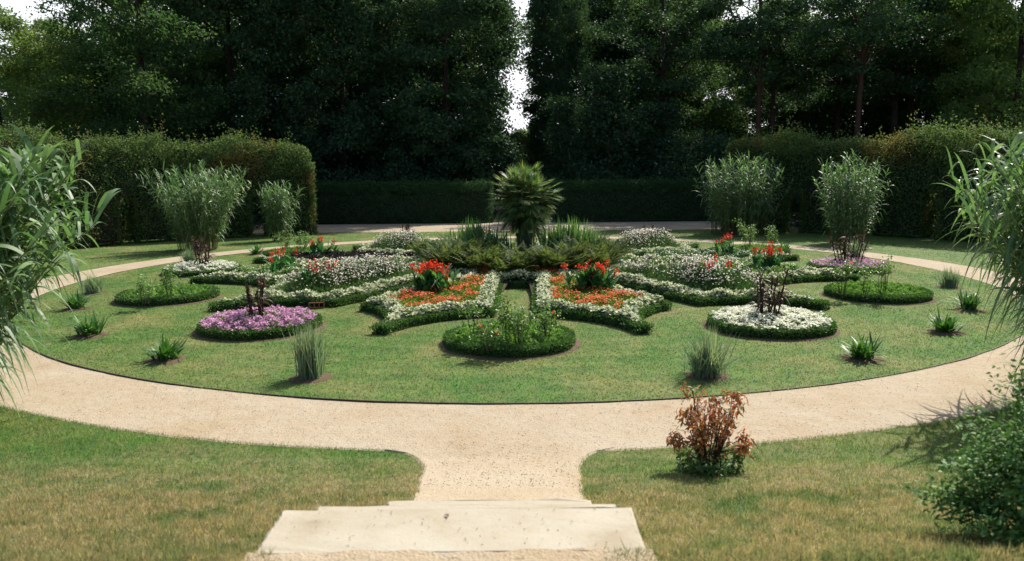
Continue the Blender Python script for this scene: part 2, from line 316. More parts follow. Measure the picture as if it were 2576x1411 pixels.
# ------------------------------------------------------------------ plan of the garden
LC = np.array([.16, 21.9]); LR = 12.44; PW = 1.6          # round lawn, ring path
SC = np.array([.28, 22.75]); TH0 = R(-1.9)                  # hub of the star of beds
RB, BR, GAP, SLOT, RSLOT, RHUB = 9.8, 1.13, 2.43, .41, 3.5, 2.75
def pol(r, deg):
    a = np.radians(deg) + TH0
    return np.array([SC[0] + r * np.sin(a), SC[1] - r * np.cos(a)])
def zt(x, y):
    y = np.asarray(y, float)
    z = 1.10 * (np.maximum(7.7 - y, 0) / 4.25) ** 1.35
    return np.where(z > 1.1, 1.1 + .1 * np.tanh((z - 1.1) / .1), z) + 0 * np.asarray(x, float)
def zsoil(r): return np.interp(r, [0, 2.5, 3.2, 6, 9], [.30, .27, .16, .07, .03])
def armcoord(P):
    d = P - SC; r = np.hypot(d[:, 0], d[:, 1]); th = np.degrees(np.arctan2(d[:, 0], -d[:, 1]) - TH0)
    k = np.floor(th / 30); loc = th - k * 30 - 15           # -15..15 inside arm k (centre 15 + 30 k)
    return r, k.astype(int), loc
def edge_dist(P):
    """distance into the star from its outer edge (negative outside)"""
    r, k, loc = armcoord(P)
    l = np.radians(loc); d = np.full(len(P), 9.35) - r
    for s in (-1, 1):
        b = np.radians(15.) * s; x = r * np.sin(l - b); y = r * np.cos(l - b)
        dist = np.hypot(x, y - RB) - GAP
        slotd = np.where(y > RSLOT, np.abs(x) - SLOT, np.hypot(np.maximum(np.abs(x) - SLOT, 0), RSLOT - y))
        d = np.minimum(d, np.minimum(dist, slotd))
    return d
BEDS = list(range(-150, 181, 30))
def dryness(P):
    """turf worn thin along the clipped edges of the beds"""
    d = -edge_dist(P); n = .5 + .5 * np.sin(P[:, 0] * 1.7 + 2 * np.sin(P[:, 1] * 1.1)) * np.sin(P[:, 1] * 1.9 + 1)
    v = np.exp(-(np.maximum(d, 0) / .26) ** 2) * (.35 + .65 * n)
    for b in BEDS:
        q = np.hypot(*(P - pol(RB, b)).T) - BR; v = np.maximum(v, np.exp(-(np.maximum(q, 0) / .2) ** 2) * .6 * n)
    return np.clip(v, 0, .9)
def in_beds(P, pad=0):
    m = edge_dist(P) > -pad
    for b in BEDS: m |= np.hypot(*(P - pol(RB, b)).T) < BR + pad
    return m

# ------------------------------------------------------------------ ground, paths
def grad(a, b, n0, far):   # dense core, then growing steps out to the horizon
    core = np.linspace(a, b, n0); st = np.cumsum(np.geomspace(.6, far / 4, 26))
    return np.concatenate([a - st[::-1], core, b + st])
gx, gy = grad(-16, 16, 90, 500), grad(0, 42, 190, 500)
X, Y = np.meshgrid(gx, gy); Z = zt(X, Y)
idx = np.arange(X.size).reshape(X.shape)
g = MB().add(np.stack([X, Y, Z], -1), np.stack([idx[:-1, :-1], idx[:-1, 1:], idx[1:, 1:], idx[1:, :-1]], -1).reshape(-1, 4), 0, True)
tag(g.build('ground', M['turf']), 'scorched grass bank and surrounding turf', kind='structure')

def sheet(name, loops, z, mat, label):
    mb = MB()
    for lp in loops:
        lp = np.asarray(lp, float); mb.add(np.column_stack([lp, np.full(len(lp), z) if np.isscalar(z) else z]), np.arange(len(lp))[None])
    return tag(mb.build(name, mat), label, kind='structure')
# ring path with the stem towards the steps, one sheet with uneven outer rim
A = np.radians(np.arange(0, 360, 1.0)); rw = np.random.default_rng(4)
wob = np.convolve(np.tile(rw.normal(0, 1, 360), 3), np.ones(5) / 5, 'same')[360:720] * .035
ri = np.full(360, LR - .02); ro = LR + PW + wob
r3 = ro + .07
ringv = np.concatenate([np.stack([LC[0] + ri * np.sin(A), LC[1] - ri * np.cos(A)], 1), np.stack([LC[0] + ro * np.sin(A), LC[1] - ro * np.cos(A)], 1), np.stack([LC[0] + r3 * np.sin(A), LC[1] - r3 * np.cos(A)], 1)])
i = np.arange(360); j = (i + 1) % 360
mb = MB().add(np.column_stack([ringv, np.repeat([.036, .010, -.012], 360)]), np.concatenate([np.stack([i, j, j + 360, i + 360], -1), np.stack([i + 360, j + 360, j + 720, i + 720], -1)]))
tag(mb.build('ring_path', M['gravel']), 'pale sandy gravel path circling the round lawn', kind='structure')
def SX0(y): return np.interp(y, [5.2, 6, 7.5], [-.78, -.82, -.90])
def SX1(y): return np.interp(y, [5.2, 6, 7.5], [.53, .56, .65])
st = []
yy = np.linspace(5.3, 7.93, 27)
def flare(y): return np.where(y > 7.25, .5 * (1 - np.sqrt(np.maximum(0, 1 - ((y - 7.25) / .66).clip(0, 1) ** 2))), 0)
for y in yy: st.append((SX0(y) - flare(y) + .008 * math.sin(9 * y), y, .016 + .002)); st.append((SX1(y) + flare(y) * .9 + .008 * math.sin(11 * y + 1), y, .016 + .002))
st = np.array(st); k = np.arange(26) * 2
st[:, 2] = zt(st[:, 0], st[:, 1]) + .017
mb = MB().add(st, np.stack([k, k + 1, k + 3, k + 2], -1))
for sd_, of_ in ((0, -.07), (1, .07)):
    e_ = st[sd_::2]; q = e_ + (of_, 0, -.03); mb.add(np.concatenate([e_, q]), np.stack([np.arange(26), np.arange(26) + 1, np.arange(26) + 28, np.arange(26) + 27], -1))
tag(mb.build('stem_path', M['gravel']), 'short gravel stem path joining the ring path to the stone steps', kind='structure')
fx = np.linspace(-34, 34, 69); 
mb = MB(); v = np.concatenate([np.stack([fx, 39.2 + .05 * np.sin(fx * 1.3), 0 * fx + .01], 1), np.stack([fx, 45.6 + 0 * fx, 0 * fx + .01], 1)])
k = np.arange(68); mb.add(v, np.stack([k, k + 1, k + 70, k + 69], -1))
tag(mb.build('far_path', M['gravel']), 'gravel path along the foot of the low far hedge', kind='structure')
mb = MB(); v = np.array([(-1.1, 39, .014), (2.5, 39, .014), (2.5, 120, .014), (-1.1, 120, .014)]); mb.add(v, np.array([[0, 1, 2, 3]]))
tag(mb.build('avenue_path', M['gravel']), 'gravel avenue running away between the tall trees', kind='structure')
# lawn disc, a little above the path, with its steel edging
mb = MB(); rr = np.linspace(0, LR, 110)
V = np.stack([LC[0] + rr[:, None] * np.sin(A), LC[1] - rr[:, None] * np.cos(A), np.full((110, 360), .045)], -1)
idx = np.arange(110 * 360).reshape(110, 360); nx = np.roll(idx, -1, 1)
mb.add(V, np.stack([idx[:-1], nx[:-1], nx[1:], idx[1:]], -1).reshape(-1, 4))
tag(mb.build('lawn', M['turf'], dry=dryness(V.reshape(-1, 3)[:, :2])), 'round mown lawn with patchy dry turf', kind='structure')
mb = MB(); w2 = np.convolve(np.tile(rw.normal(0, 1, 360), 3), np.ones(9) / 9, 'same')[360:720] * .02
P4 = [(LR + .0, -.02), (LR + .0, .054), (LR + .018, .054), (LR + .022, -.02)]
V = np.stack([np.stack([LC[0] + (q + w2 * 1.6) * np.sin(A), LC[1] - (q + w2 * 1.6) * np.cos(A), h + (w2 * .35 if h > 0 else 0 * w2)], -1) for q, h in P4])
idx = np.arange(4 * 360).reshape(4, 360); nx = np.roll(idx, -1, 1)
mb.add(V, np.stack([idx[:-1], nx[:-1], nx[1:], idx[1:]], -1).reshape(-1, 4))
tag(mb.build('lawn_edging', M['edging']), 'thin rusty steel edging strip around the round lawn', 'edging')

# ------------------------------------------------------------------ grass
def blades(name, P, z, L, W, seed, label, dry=None):
    rng = np.random.default_rng(seed); n = len(P)
    a = rng.uniform(0, 2 * np.pi, n); lean = np.abs(rng.normal(0, .75, n)); L = L * rng.uniform(.5, 1.25, n)
    d = np.stack([np.cos(a) * np.sin(lean), np.sin(a) * np.sin(lean), np.cos(lean)], 1)
    b = np.column_stack([P, z]); s = nrm(np.cross(d, rdir(rng, n))) * (W * rng.uniform(.6, 1.4, n))[:, None] * .5
    v = np.stack([b - s, b + s, b + d * L[:, None]], 1)
    mb = MB().add(v, np.arange(n * 3).reshape(n, 3))
    return tag(mb.build(name, M['blades'], dry=None if dry is None else np.repeat(dry, 3)), label, 'grass', kind='stuff')
def keep_off_path(P, pad=0.):
    r = np.hypot(*(P - LC).T); jit = np.random.default_rng(9).exponential(.022, len(P)); on = (r > LR - .0) & (r < LR + PW + .02 - jit)
    on |= (P[:, 0] > SX0(P[:, 1]) - flare(P[:, 1]) + .01) & (P[:, 0] < SX1(P[:, 1]) + flare(P[:, 1]) * .9 - .01) & (P[:, 1] < 8.2) & (P[:, 1] > 5.0)
    on |= (P[:, 0] > -1.3) & (P[:, 0] < .68) & (P[:, 1] < 4.3) & (P[:, 1] > 3.39)
    on |= (P[:, 0] > -1.18) & (P[:, 0] < .6) & (P[:, 1] < 5.3) & (P[:, 1] > 4.2)
    on |= (P[:, 1] < 3.4) & (P[:, 0] > -1.08 + .08 * np.sin(P[:, 1] * 20)) & (P[:, 0] < .40 + .06 * np.sin(P[:, 1] * 25))
    return ~on
rng = np.random.default_rng(1)
n = 760000; P = np.column_stack([rng.uniform(-8.5, 8.5, n), 2.7 + 7.5 * rng.uniform(0, 1, n) ** 1.35])
P = P[(np.abs(P[:, 0]) < 1.2 + P[:, 1] * .78) & keep_off_path(P) & (np.hypot(*(P - LC).T) > LR + PW - .05)]
blades('bank_grass', P, np.where(P[:, 1] < 3.38, np.maximum(zt(P[:, 0], P[:, 1]), 1.21), zt(P[:, 0], P[:, 1])) - .004, .044, .0058, 2, 'scorched long grass on the bank beside the stone steps')
nt_ = 3200; T_ = np.column_stack([rng.uniform(-5.5, 5.5, nt_), rng.uniform(2.8, 6.2, nt_)]); P = np.repeat(T_, 16, 0) + rng.normal(0, .022, (nt_ * 16, 2))
P = P[(np.abs(P[:, 0]) < 1.0 + P[:, 1] * .76) & keep_off_path(P) & (np.hypot(*(P - LC).T) > LR + PW + .2)]
blades('bank_tufts', P, np.where(P[:, 1] < 3.38, np.maximum(zt(P[:, 0], P[:, 1]), 1.21), zt(P[:, 0], P[:, 1])) - .004, .072, .0065, 12, 'longer loose grass tufts on the dry bank')
n = 620000; r = (LR + .022) * np.sqrt(rng.uniform(0, 1, n)); a = rng.uniform(0, 2 * np.pi, n)
P = np.column_stack([LC[0] + r * np.sin(a), LC[1] - r * np.cos(a)])
P = P[(~in_beds(P, -.02)) & (rng.uniform(0, 1, n) < (14. / np.maximum(P[:, 1], 14)) ** 1.2)]
blades('lawn_grass', P, np.full(len(P), .042), .030, .013, 3, 'short mown grass of the round lawn', dryness(P))
n = 130000; P = np.column_stack([rng.uniform(-22, 22, n), rng.uniform(9, 39, n)])
r = np.hypot(*(P - LC).T); P = P[(r > LR + PW + .02) & (np.abs(P[:, 0]) < 2 + P[:, 1] * .7)]
blades('outer_grass', P, np.full(len(P), -.004), .05, .016, 5, 'mown grass between the ring path and the hedges')

# ------------------------------------------------------------------ stone steps
def slab(x0, x1, y0, y1, z0, z1, seed, skew=0):
    """a worn stone step: rounded arrises, slightly wandering edges"""
    rng = np.random.default_rng(seed); mb = MB(); rings = []
    n = 14; t = np.linspace(0, 1, n, endpoint=False)
    c = [(x0, y0), (x1, y0), (x1, y1), (x0, y1)]
    per = np.concatenate([np.array(c[q]) + (np.array(c[(q + 1) % 4]) - np.array(c[q])) * t[:, None] for q in range(4)])
    cen = per.mean(0); sg = np.sign(per - cen)
    cr = np.minimum(1, np.minimum(np.abs(np.abs(per[:, 0] - cen[0]) - (x1 - x0) / 2), 9) * 0)
    per = per + rng.normal(0, .004, per.shape)
    for s, z in ((0, z0), (0, z1 - .03), (.006, z1 - .012), (.022, z1)):
        rings.append(np.column_stack([per - sg * s * 1.0, np.full(len(per), z) + (rng.normal(0, .0025, len(per)) if z == z1 else 0)]))
    V = np.stack(rings); K, S = 4, len(per); idx = np.arange(K * S).reshape(K, S); nx = np.roll(idx, -1, 1)
    mb.add(V, [np.stack([idx[:-1], nx[:-1], nx[1:], idx[1:]], -1).reshape(-1, 4)])
    gxx = np.arange(S)[None]; mb.add(rings[-1], gxx)
    return mb
stp = thing('stone_steps', 'flight of pale worn stone steps leading down to the gravel path', 'steps', (0, 0, 0))
slab(-1.25, .635, 3.35, 3.86, .6, 1.22, 1).build('step', M['stone'], stp)
for x0, x1, y0, y1, z, sd_ in ((-1.165, .6, 3.83, 4.24, 1.065, 2), (-.82, .50, 4.2, 4.64, .915, 3), (-.85, .52, 4.6, 4.98, .76, 4), (-.87, .56, 4.94, 5.28, .61, 5), (-.86, .55, 5.24, 5.56, .47, 6)):
    slab(x0, x1, y0, y1, -.05, z, sd_).build('step', M['stone'], stp)
mb = MB(); gxs = np.linspace(-1.27, .655, 30); top = np.stack([gxs, 3.378 + .012 * np.sin(gxs * 7) + .012 * np.sin(gxs * 23), 1.2225 + 0 * gxs], 1); bot = np.stack([gxs * 1.1, 1.4 + 0 * gxs, 1.228 + 0 * gxs], 1)
k = np.arange(29); mb.add(np.concatenate([bot, top]), np.stack([k, k + 1, k + 31, k + 30], -1))
tag(mb.build('upper_path', M['gravel']), 'gravel at the head of the stone steps', kind='structure')

# ------------------------------------------------------------------ round beds
def foliage_core(mb, loop, h, inset, m=0):
    """closed low body under the clipped leaves"""
    lp = np.asarray(loop); c = lp.mean(0); n = len(lp)
    V = np.concatenate([np.column_stack([lp, np.zeros(n)]), np.column_stack([lp, np.full(n, h * .85)]), np.column_stack([lp + nrm(c - lp) * inset, np.full(n, h)])])
    k = np.arange(n); kk = (k + 1) % n
    mb.add(V, [np.concatenate([np.stack([k, kk, kk + n, k + n], -1), np.stack([k + n, kk + n, kk + 2 * n, k + 2 * n], -1)]), (np.arange(n) + 2 * n)[None]], m)
def clip_hedge(mb, rng, P, T, zb, h, w, dens_n, L=.045, W=.03, m=1):
    """clipped leaves over a low box hedge: P along the line, T its outward normal, w its width"""
    n = dens_n; k = rng.integers(0, len(P), n); p = P[k]; t = T[k]; zb = zb[k]
    along = np.stack([-t[:, 1], t[:, 0]], 1) * rng.normal(0, .05, n)[:, None]
    u = rng.uniform(0, 1, n) * (w + 2 * h)                      # outer face, top, inner face
    off = np.where(u < h, 0, np.where(u < h + w, u - h, w)); z = np.where(u < h, u, np.where(u < h + w, h, w + 2 * h - u))
    nn = np.where((u < h)[:, None], np.column_stack([t, 0 * off]), np.where((u < h + w)[:, None], np.array([0, 0, 1.]), np.column_stack([-t, 0 * off])))
    pos = np.column_stack([p + along - t * off[:, None], zb + z]) + rng.normal(0, .014, (n, 3))
    pos[:, 2] = np.maximum(pos[:, 2], zb + .01)
    d = nrm(nn * .7 + rdir(rng, n) * .9 + np.array([0, 0, .5])); leaves(mb, pos, d, rdir(rng, n), L * rng.uniform(.6, 1.2, n), W, m)
def round_bed(deg, kind, label, far=False):
    c = pol(RB, deg); seed = int(deg + 400); rng = np.random.default_rng(seed)
    t = thing('round_flower_bed', label, 'flower bed', (c[0], c[1], .045), 'round beds ringing the lawn')
    q = .45 if far else 1.
    a = np.linspace(0, 2 * np.pi, 72, endpoint=False); wv = 1 + .012 * np.sin(3 * a + seed) + .01 * np.sin(7 * a)
    mb = MB(); lathe(mb, [(BR + .16, -.05), (BR + .10, .012), (BR - .1, .03), (.3, .10), (.01, .12)], 48)
    mb.build('soil', M['mulch'], t)
    mb = MB(); lp = np.stack([np.cos(a), np.sin(a)], 1) * (BR - .03) * wv[:, None]
    hh = .13
    ins = lp * (1 - .17 / BR); n = len(a); k = np.arange(n); kk = (k + 1) % n
    V = np.concatenate([np.column_stack([lp, 0 * a]), np.column_stack([lp, 0 * a + hh]), np.column_stack([ins, 0 * a + hh]), np.column_stack([ins, 0 * a])])
    mb.add(V, np.concatenate([np.stack([k + i * n, kk + i * n, kk + (i + 1) * n, k + (i + 1) * n], -1) for i in range(3)]), 0)
    T = np.stack([np.cos(a), np.sin(a)], 1)
    clip_hedge(mb, rng, lp + T * .02, T, 0 * a, hh + .02, .18, int(14000 * q), .040, .028)
    mb.build('box_border', [M['core'], M['boxl']], t)
    def disc(n, r1): r = r1 * np.sqrt(rng.uniform(0, 1, n)); b = rng.uniform(0, 2 * np.pi, n); return np.stack([r * np.cos(b), r * np.sin(b)], 1), r
    dome = lambda r: .14 + .13 * (1 - (r / BR) ** 2)
    lump = lambda p: .05 * (np.sin(p[:, 0] * 11 + seed) * np.sin(p[:, 1] * 13) + .6 * np.sin(p[:, 0] * 23 + p[:, 1] * 17))
    if kind == 'rose':
        n = int(9000 * q); p, r = disc(n, BR - .14); z = dome(r) * .85 + lump(p) * 1.2 - np.abs(rng.normal(0, .035, n))
        mb = MB(); leaves(mb, np.column_stack([p, z]), nrm(np.array([0, 0, .7]) + rdir(rng, n)), rdir(rng, n), .055 * rng.uniform(.6, 1.3, n), .035)
        mb.build('ground_cover', M['carpet'], t)
    else:
        n = int(6000 * q); p, r = disc(n, BR - .1); z = dome(r) - .05 + lump(p) - np.abs(rng.normal(0, .04, n))
        mb = MB(); leaves(mb, np.column_stack([p, z]), nrm(np.array([0, 0, .7]) + rdir(rng, n)), rdir(rng, n), .06, .03)
        mb.build('foliage', M['grey_leaf'] if kind == 'white' else M['carpet'], t)
        n = int((12000 if kind == 'white' else 9500) * q); p, r = disc(n, BR - .05); keep = (r > .22 + .18 * rng.uniform(0, 1, n)); p, r = p[keep], r[keep]; n = len(p)
        pk = .5 + .5 * np.sin(p[:, 0] * 9 + 2 * np.sin(p[:, 1] * 7)); pk *= .5 + .5 * np.sin(p[:, 0] * 19 + seed + 2 * np.sin(p[:, 1] * 16)); keep = rng.uniform(0, 1, n) < .42 + .58 * pk; p, r = p[keep], r[keep]; n = len(p)
        z = dome(r) + lump(p) + .015 + rng.uniform(-.02, .02, n)
        mb = MB(); d = rdir(rng, n); d[:, 2] = np.abs(d[:, 2]) * .5
        s = .045 if kind == 'white' else .05
        leaves(mb, np.column_stack([p, z]), d, np.array([0, 0, 1.]) + .4 * rdir(rng, n), s * rng.uniform(.5, 1.45, n), s * .9, 0, .1)
        tag(mb.build('blossoms', M['white_fl' if kind == 'white' else 'purple_fl'], t), kind='stuff')
    return c
round_bed(0, 'rose', 'round green bed with tall roses, directly in front of the star point of orange flowers')
round_bed(-30, 'purple', 'round bed of mauve flowers beside the red brick and the slim blue grass tuft')
round_bed(30, 'white', 'round white flower bed ringed with box, behind the spreading blue grass tuft')
round_bed(-60, 'rose', 'round green bed with two small leafy roses and no open flowers')
round_bed(60, 'rose', 'round green bed with three slender roses carrying red blooms')
round_bed(-90, 'white', 'distant round white flower bed in front of the broad fanning reed clump', True)
round_bed(90, 'purple', 'distant round mauve flower bed in front of the upright reed clump', True)
round_bed(-120, 'rose', 'round rose bed half hidden behind the dark purple foliage', True)
round_bed(120, 'rose', 'round rose bed half hidden behind the red cannas near the wide reed clump', True)
round_bed(-150, 'rose', 'distant round bed hidden behind white gaura, dark stalks rising from it before the sunlit path', True)
round_bed(150, 'rose', 'distant round bed hidden behind white gaura, dark stalks rising from it before the shaded path', True)

# ------------------------------------------------------------------ star of beds
def arm_pts(rng, deg, n):
    """random points of one arm, with their distance in from the outer edge and the hub radius"""
    r = np.sqrt(rng.uniform(RHUB ** 2, 9.35 ** 2, n)); l = rng.uniform(-15, 15, n)
    a = np.radians(deg + l) + TH0; P = np.stack([SC[0] + r * np.sin(a), SC[1] - r * np.cos(a)], 1)
    e = edge_dist(P); k = e > 0
    return P[k], e[k], r[k]
def arm_edge(deg):
    """the outer edge of one arm as a line: slot, concave arc, tip, concave arc, slot"""
    out = []
    def loc(x, y, s):                                            # x,y in the frame of the neighbouring round bed's spoke
        b = np.radians(deg + 15 * s) + TH0; return np.array([SC[0] + x * np.cos(b) + y * np.sin(b), SC[1] - (y * np.cos(b) - x * np.sin(b))])
    half = []
    y1 = RB - math.sqrt(GAP ** 2 - SLOT ** 2)
    for x in np.linspace(0, SLOT, 6)[:-1]: half.append((x, RSLOT))
    for y in np.linspace(RSLOT, y1, 26): half.append((SLOT, y))
    for ang in np.linspace(math.asin(SLOT / GAP), R(73.5), 34)[1:]: half.append((GAP * math.sin(ang), RB - GAP * math.cos(ang)))
    for x, y in half: out.append(loc(x, y, -1))
    for x, y in half[::-1]: out.append(loc(-x, y, 1))
    return np.array(out)
def star_arm(deg, kind, label, q=1.0):
    rng = np.random.default_rng(int(deg + 900)); c = pol(6, deg)
    t = thing('star_flower_bed', label, 'flower bed', (c[0], c[1], .045), 'beds forming the flower star')
    o = np.array([c[0], c[1], 0])
    E_ = arm_edge(deg); Tn = np.gradient(E_, axis=0); Nn = nrm(np.stack([Tn[:, 1], -Tn[:, 0]], 1))
    flip = edge_dist(E_ + Nn * .06) > edge_dist(E_ - Nn * .06); Nn[flip] *= -1
    # soil wedge
    ns = 34; b = np.radians(np.linspace(-15, 15, ns) + deg) + TH0
    inn = np.stack([SC[0] + RHUB * .9 * np.sin(b), SC[1] - RHUB * .9 * np.cos(b)], 1)
    s0 = np.interp(np.linspace(0, len(E_) - 1, 3 * ns), np.arange(len(E_)), E_[:, 0]); s1 = np.interp(np.linspace(0, len(E_) - 1, 3 * ns), np.arange(len(E_)), E_[:, 1])
    rim = np.stack([s0, s1], 1) ; hubp = np.stack([np.interp(np.linspace(0, ns - 1, 3 * ns), np.arange(ns), inn[:, i]) for i in (0, 1)], 1)
    u = np.linspace(0, 1, 12)[:, None, None]; W_ = hubp * (1 - u) + rim * u
    rr = np.hypot(*(W_ - SC).transpose(2, 0, 1)); z = zsoil(rr); z[-1] = .0
    V = np.concatenate([W_, z[..., None]], -1) - o; idx = np.arange(12 * 3 * ns).reshape(12, 3 * ns)
    mb = MB().add(V, np.stack([idx[:-1, :-1], idx[1:, :-1], idx[1:, 1:], idx[:-1, 1:]], -1).reshape(-1, 4)); mb.build('soil', M['soil'], t)
    # scorched margin outside the hedge + clipped box hedge along the edge
    Ei = E_ - Nn * .03; Eo = E_ - Nn * .23; rz = lambda P: np.maximum(zsoil(np.hypot(*(P - SC).T)) - .12, 0)
    hz = rz(E_) ; n = len(E_); k = np.arange(n - 1); H = .13
    V = np.concatenate([np.column_stack([Ei, 0 * hz]), np.column_stack([Ei, hz + H]), np.column_stack([Eo, hz + H]), np.column_stack([Eo, 0 * hz])]) - o
    mb = MB().add(V, np.concatenate([np.stack([k + i * n, k + 1 + i * n, k + 1 + (i + 1) * n, k + (i + 1) * n], -1) for i in range(3)]), 0)
    seg = np.linalg.norm(Tn, axis=1); pr = seg / seg.sum(); pick = rng.choice(n, 600, p=pr)
    hx = E_[pick] + rng.normal(0, .02, (600, 2)) * Tn[pick] / seg[pick][:, None]
    clip_hedge(mb, rng, hx - o[:2], Nn[pick], hz[pick] * 0, H + hz[pick].mean() * .3 + .02, .18, int(24000 * q), .040, .028)
    mb.build('box_border', [M['core'], M['boxl']], t)
    # white-edged foliage strip inside the hedge
    P, e, r = arm_pts(rng, deg, int(72000 * q)); m = (e > .10) & (e < .43 + .12 * np.sin(P[:, 0] * 5) * np.sin(P[:, 1] * 6)); P, e, r = P[m], e[m], r[m]; n = len(P)
    bump = .09 * np.sin(np.clip((e - .08) / .4, 0, 1) * np.pi) + .05 * np.sin(P[:, 0] * 8.3) * np.sin(P[:, 1] * 9.1)
    z = np.maximum(zsoil(r) - .05, 0) + .19 + bump - np.abs(rng.normal(0, .06, n))
    mb = MB(); d = rdir(rng, n); d[:, 2] = np.abs(d[:, 2]) * .6 + .1
    leaves(mb, np.column_stack([P, z]) - o, d, np.array([0, 0, 1.]) + .45 * rdir(rng, n), .078 * rng.uniform(.6, 1.25, n), .064, 0, .12)
    mb.build('white_edged_foliage', M['silver'], t)
    P, e, r = arm_pts(rng, deg, int(60000 * q)); m = e > .40; P, e, r = P[m], e[m], r[m]; n = len(P); zs = zsoil(r)
    lump = .05 * np.sin(P[:, 0] * 6.1 + deg) * np.sin(P[:, 1] * 5.3)
    up_ = np.array([0, 0, 1.])
    if kind == 'orange':
        mb = MB(); leaves(mb, np.column_stack([P, zs + .19 + lump - np.abs(rng.normal(0, .05, n))]) - o, nrm(up_ * .6 + rdir(rng, n)), rdir(rng, n), .065 * rng.uniform(.6, 1.2, n), .045); mb.build('foliage', M['orange_leaf'], t)
        f = rng.choice(n, int(n * .10), replace=False); ck = np.sin(P[f, 0] * 4.1 + 1) * np.sin(P[f, 1] * 3.7) + rng.normal(0, .55, len(f)); f = f[ck > .28]; nf = len(f)
        cl = np.repeat(f, 4); off = rng.normal(0, .02, (len(cl), 3)); d = rdir(rng, len(cl)); d[:, 2] = np.abs(d[:, 2]) * .5
        mb = MB(); leaves(mb, np.column_stack([P[cl], zs[cl] + .25 + lump[cl]]) + off - o, d, up_ + .5 * rdir(rng, len(cl)), .040, .037, 0, .1)
        tag(mb.build('blossoms', M['orange'], t), kind='stuff')
    elif kind == 'gaura':
        h = np.where(r > 3.5, 1, .6) * (.46 + .2 * rng.uniform(0, 1, n) ** .6); hm = np.clip((e - .3) / .5, .6, 1); h *= hm
        d = nrm(up_ + rng.normal(0, .28, (n, 3))); s = rng.uniform(0, 1, n)
        mb = MB(); base = np.column_stack([P, zs + h * s * .8]) - o
        leaves(mb, base, nrm(up_ * .8 + rdir(rng, n) * .7), rdir(rng, n), .10 * rng.uniform(.6, 1.3, n), .014); mb.build('foliage', M['gaura_leaf'], t)
        f = rng.choice(n, int(n * .27), replace=False); f = f[(e[f] > .52) & (r[f] > 3.4)]; f = f[rng.uniform(0, 1, len(f)) < np.clip(.35 + .65 * np.sin(P[f, 0] * 3 + 1.3 * np.sin(P[f, 1] * 2.2)), .25, 1)]
        top = np.column_stack([P[f], zs[f] + (.50 + .36 * rng.uniform(0, 1, len(f)) ** .8) * hm[f]]) - o
        mb = MB(); leaves(mb, top, rdir(rng, len(f)) * (1, 1, .5), up_ + .7 * rdir(rng, len(f)), .050 * rng.uniform(.7, 1.3, len(f)), .045, 0, .1)
        tag(mb.build('blossoms', M['gaura_fl'], t), kind='stuff')
        sidx = f[:1500]; K = np.linspace(0, 1, 3)[None, :, None]
        b0 = np.column_stack([P[sidx], zs[sidx] + .1]) - o; t0 = top[:len(sidx)]
        mb = MB(); tubes(mb, b0[:, None] * (1 - K) + t0[:, None] * K, .003, 0, 3); mb.build('stems', M['gaura_leaf'], t)
    else:
        mt = {'dark': 'dull_leaf', 'grey': 'grey_leaf', 'green': 'rose_leaf'}[kind]
        mb = MB(); leaves(mb, np.column_stack([P, zs + .28 + lump * 1.5 - np.abs(rng.normal(0, .09, n))]) - o, nrm(up_ * .4 + rdir(rng, n)), rdir(rng, n), .10 * rng.uniform(.6, 1.2, n), .06); mb.build('foliage', M[mt], t)
        if kind != 'dark':
            f = rng.choice(n, int(n * .05), replace=False)
            mb = MB(); leaves(mb, np.column_stack([P[f], zs[f] + .33 + lump[f] * 1.5]) - o, rdir(rng, len(f)) * (1, 1, .4), up_ + .5 * rdir(rng, len(f)), .045, .04); tag(mb.build('blossoms', M['white_fl'], t), kind='stuff')
star_arm(-15, 'orange', 'bed of orange flowers edged in white, its red canna beside the thin stick')
star_arm(15, 'orange', 'bed of orange flowers edged in white, with its red canna nearer the white round bed')
star_arm(-45, 'gaura', 'bed of airy white gaura behind the red brick, edged with white-leaved plants', .9)
star_arm(45, 'gaura', 'bed of airy white gaura behind the white round bed, a red canna among it', .9)
star_arm(-75, 'green', 'low green bed with pale edging between the mauve bed and the distant white round bed', .7)
star_arm(75, 'green', 'low green bed with pale edging near the three slender red roses', .7)
star_arm(-105, 'dark', 'bed of dark purple foliage beside the sunlit path', .6)
star_arm(105, 'grey', 'bed of grey green foliage below the red cannas near the wide reed clump', .6)
star_arm(-135, 'gaura', 'distant bed of white gaura before the sunlit path', .8)
star_arm(135, 'gaura', 'distant bed of white gaura before the shaded path', .8)
star_arm(-165, 'gaura', 'distant gaura bed just behind the sword leaves, on the sunny side of the palm', .4)
star_arm(165, 'gaura', 'distant gaura bed just behind the sword leaves, on the shaded side of the palm', .4)

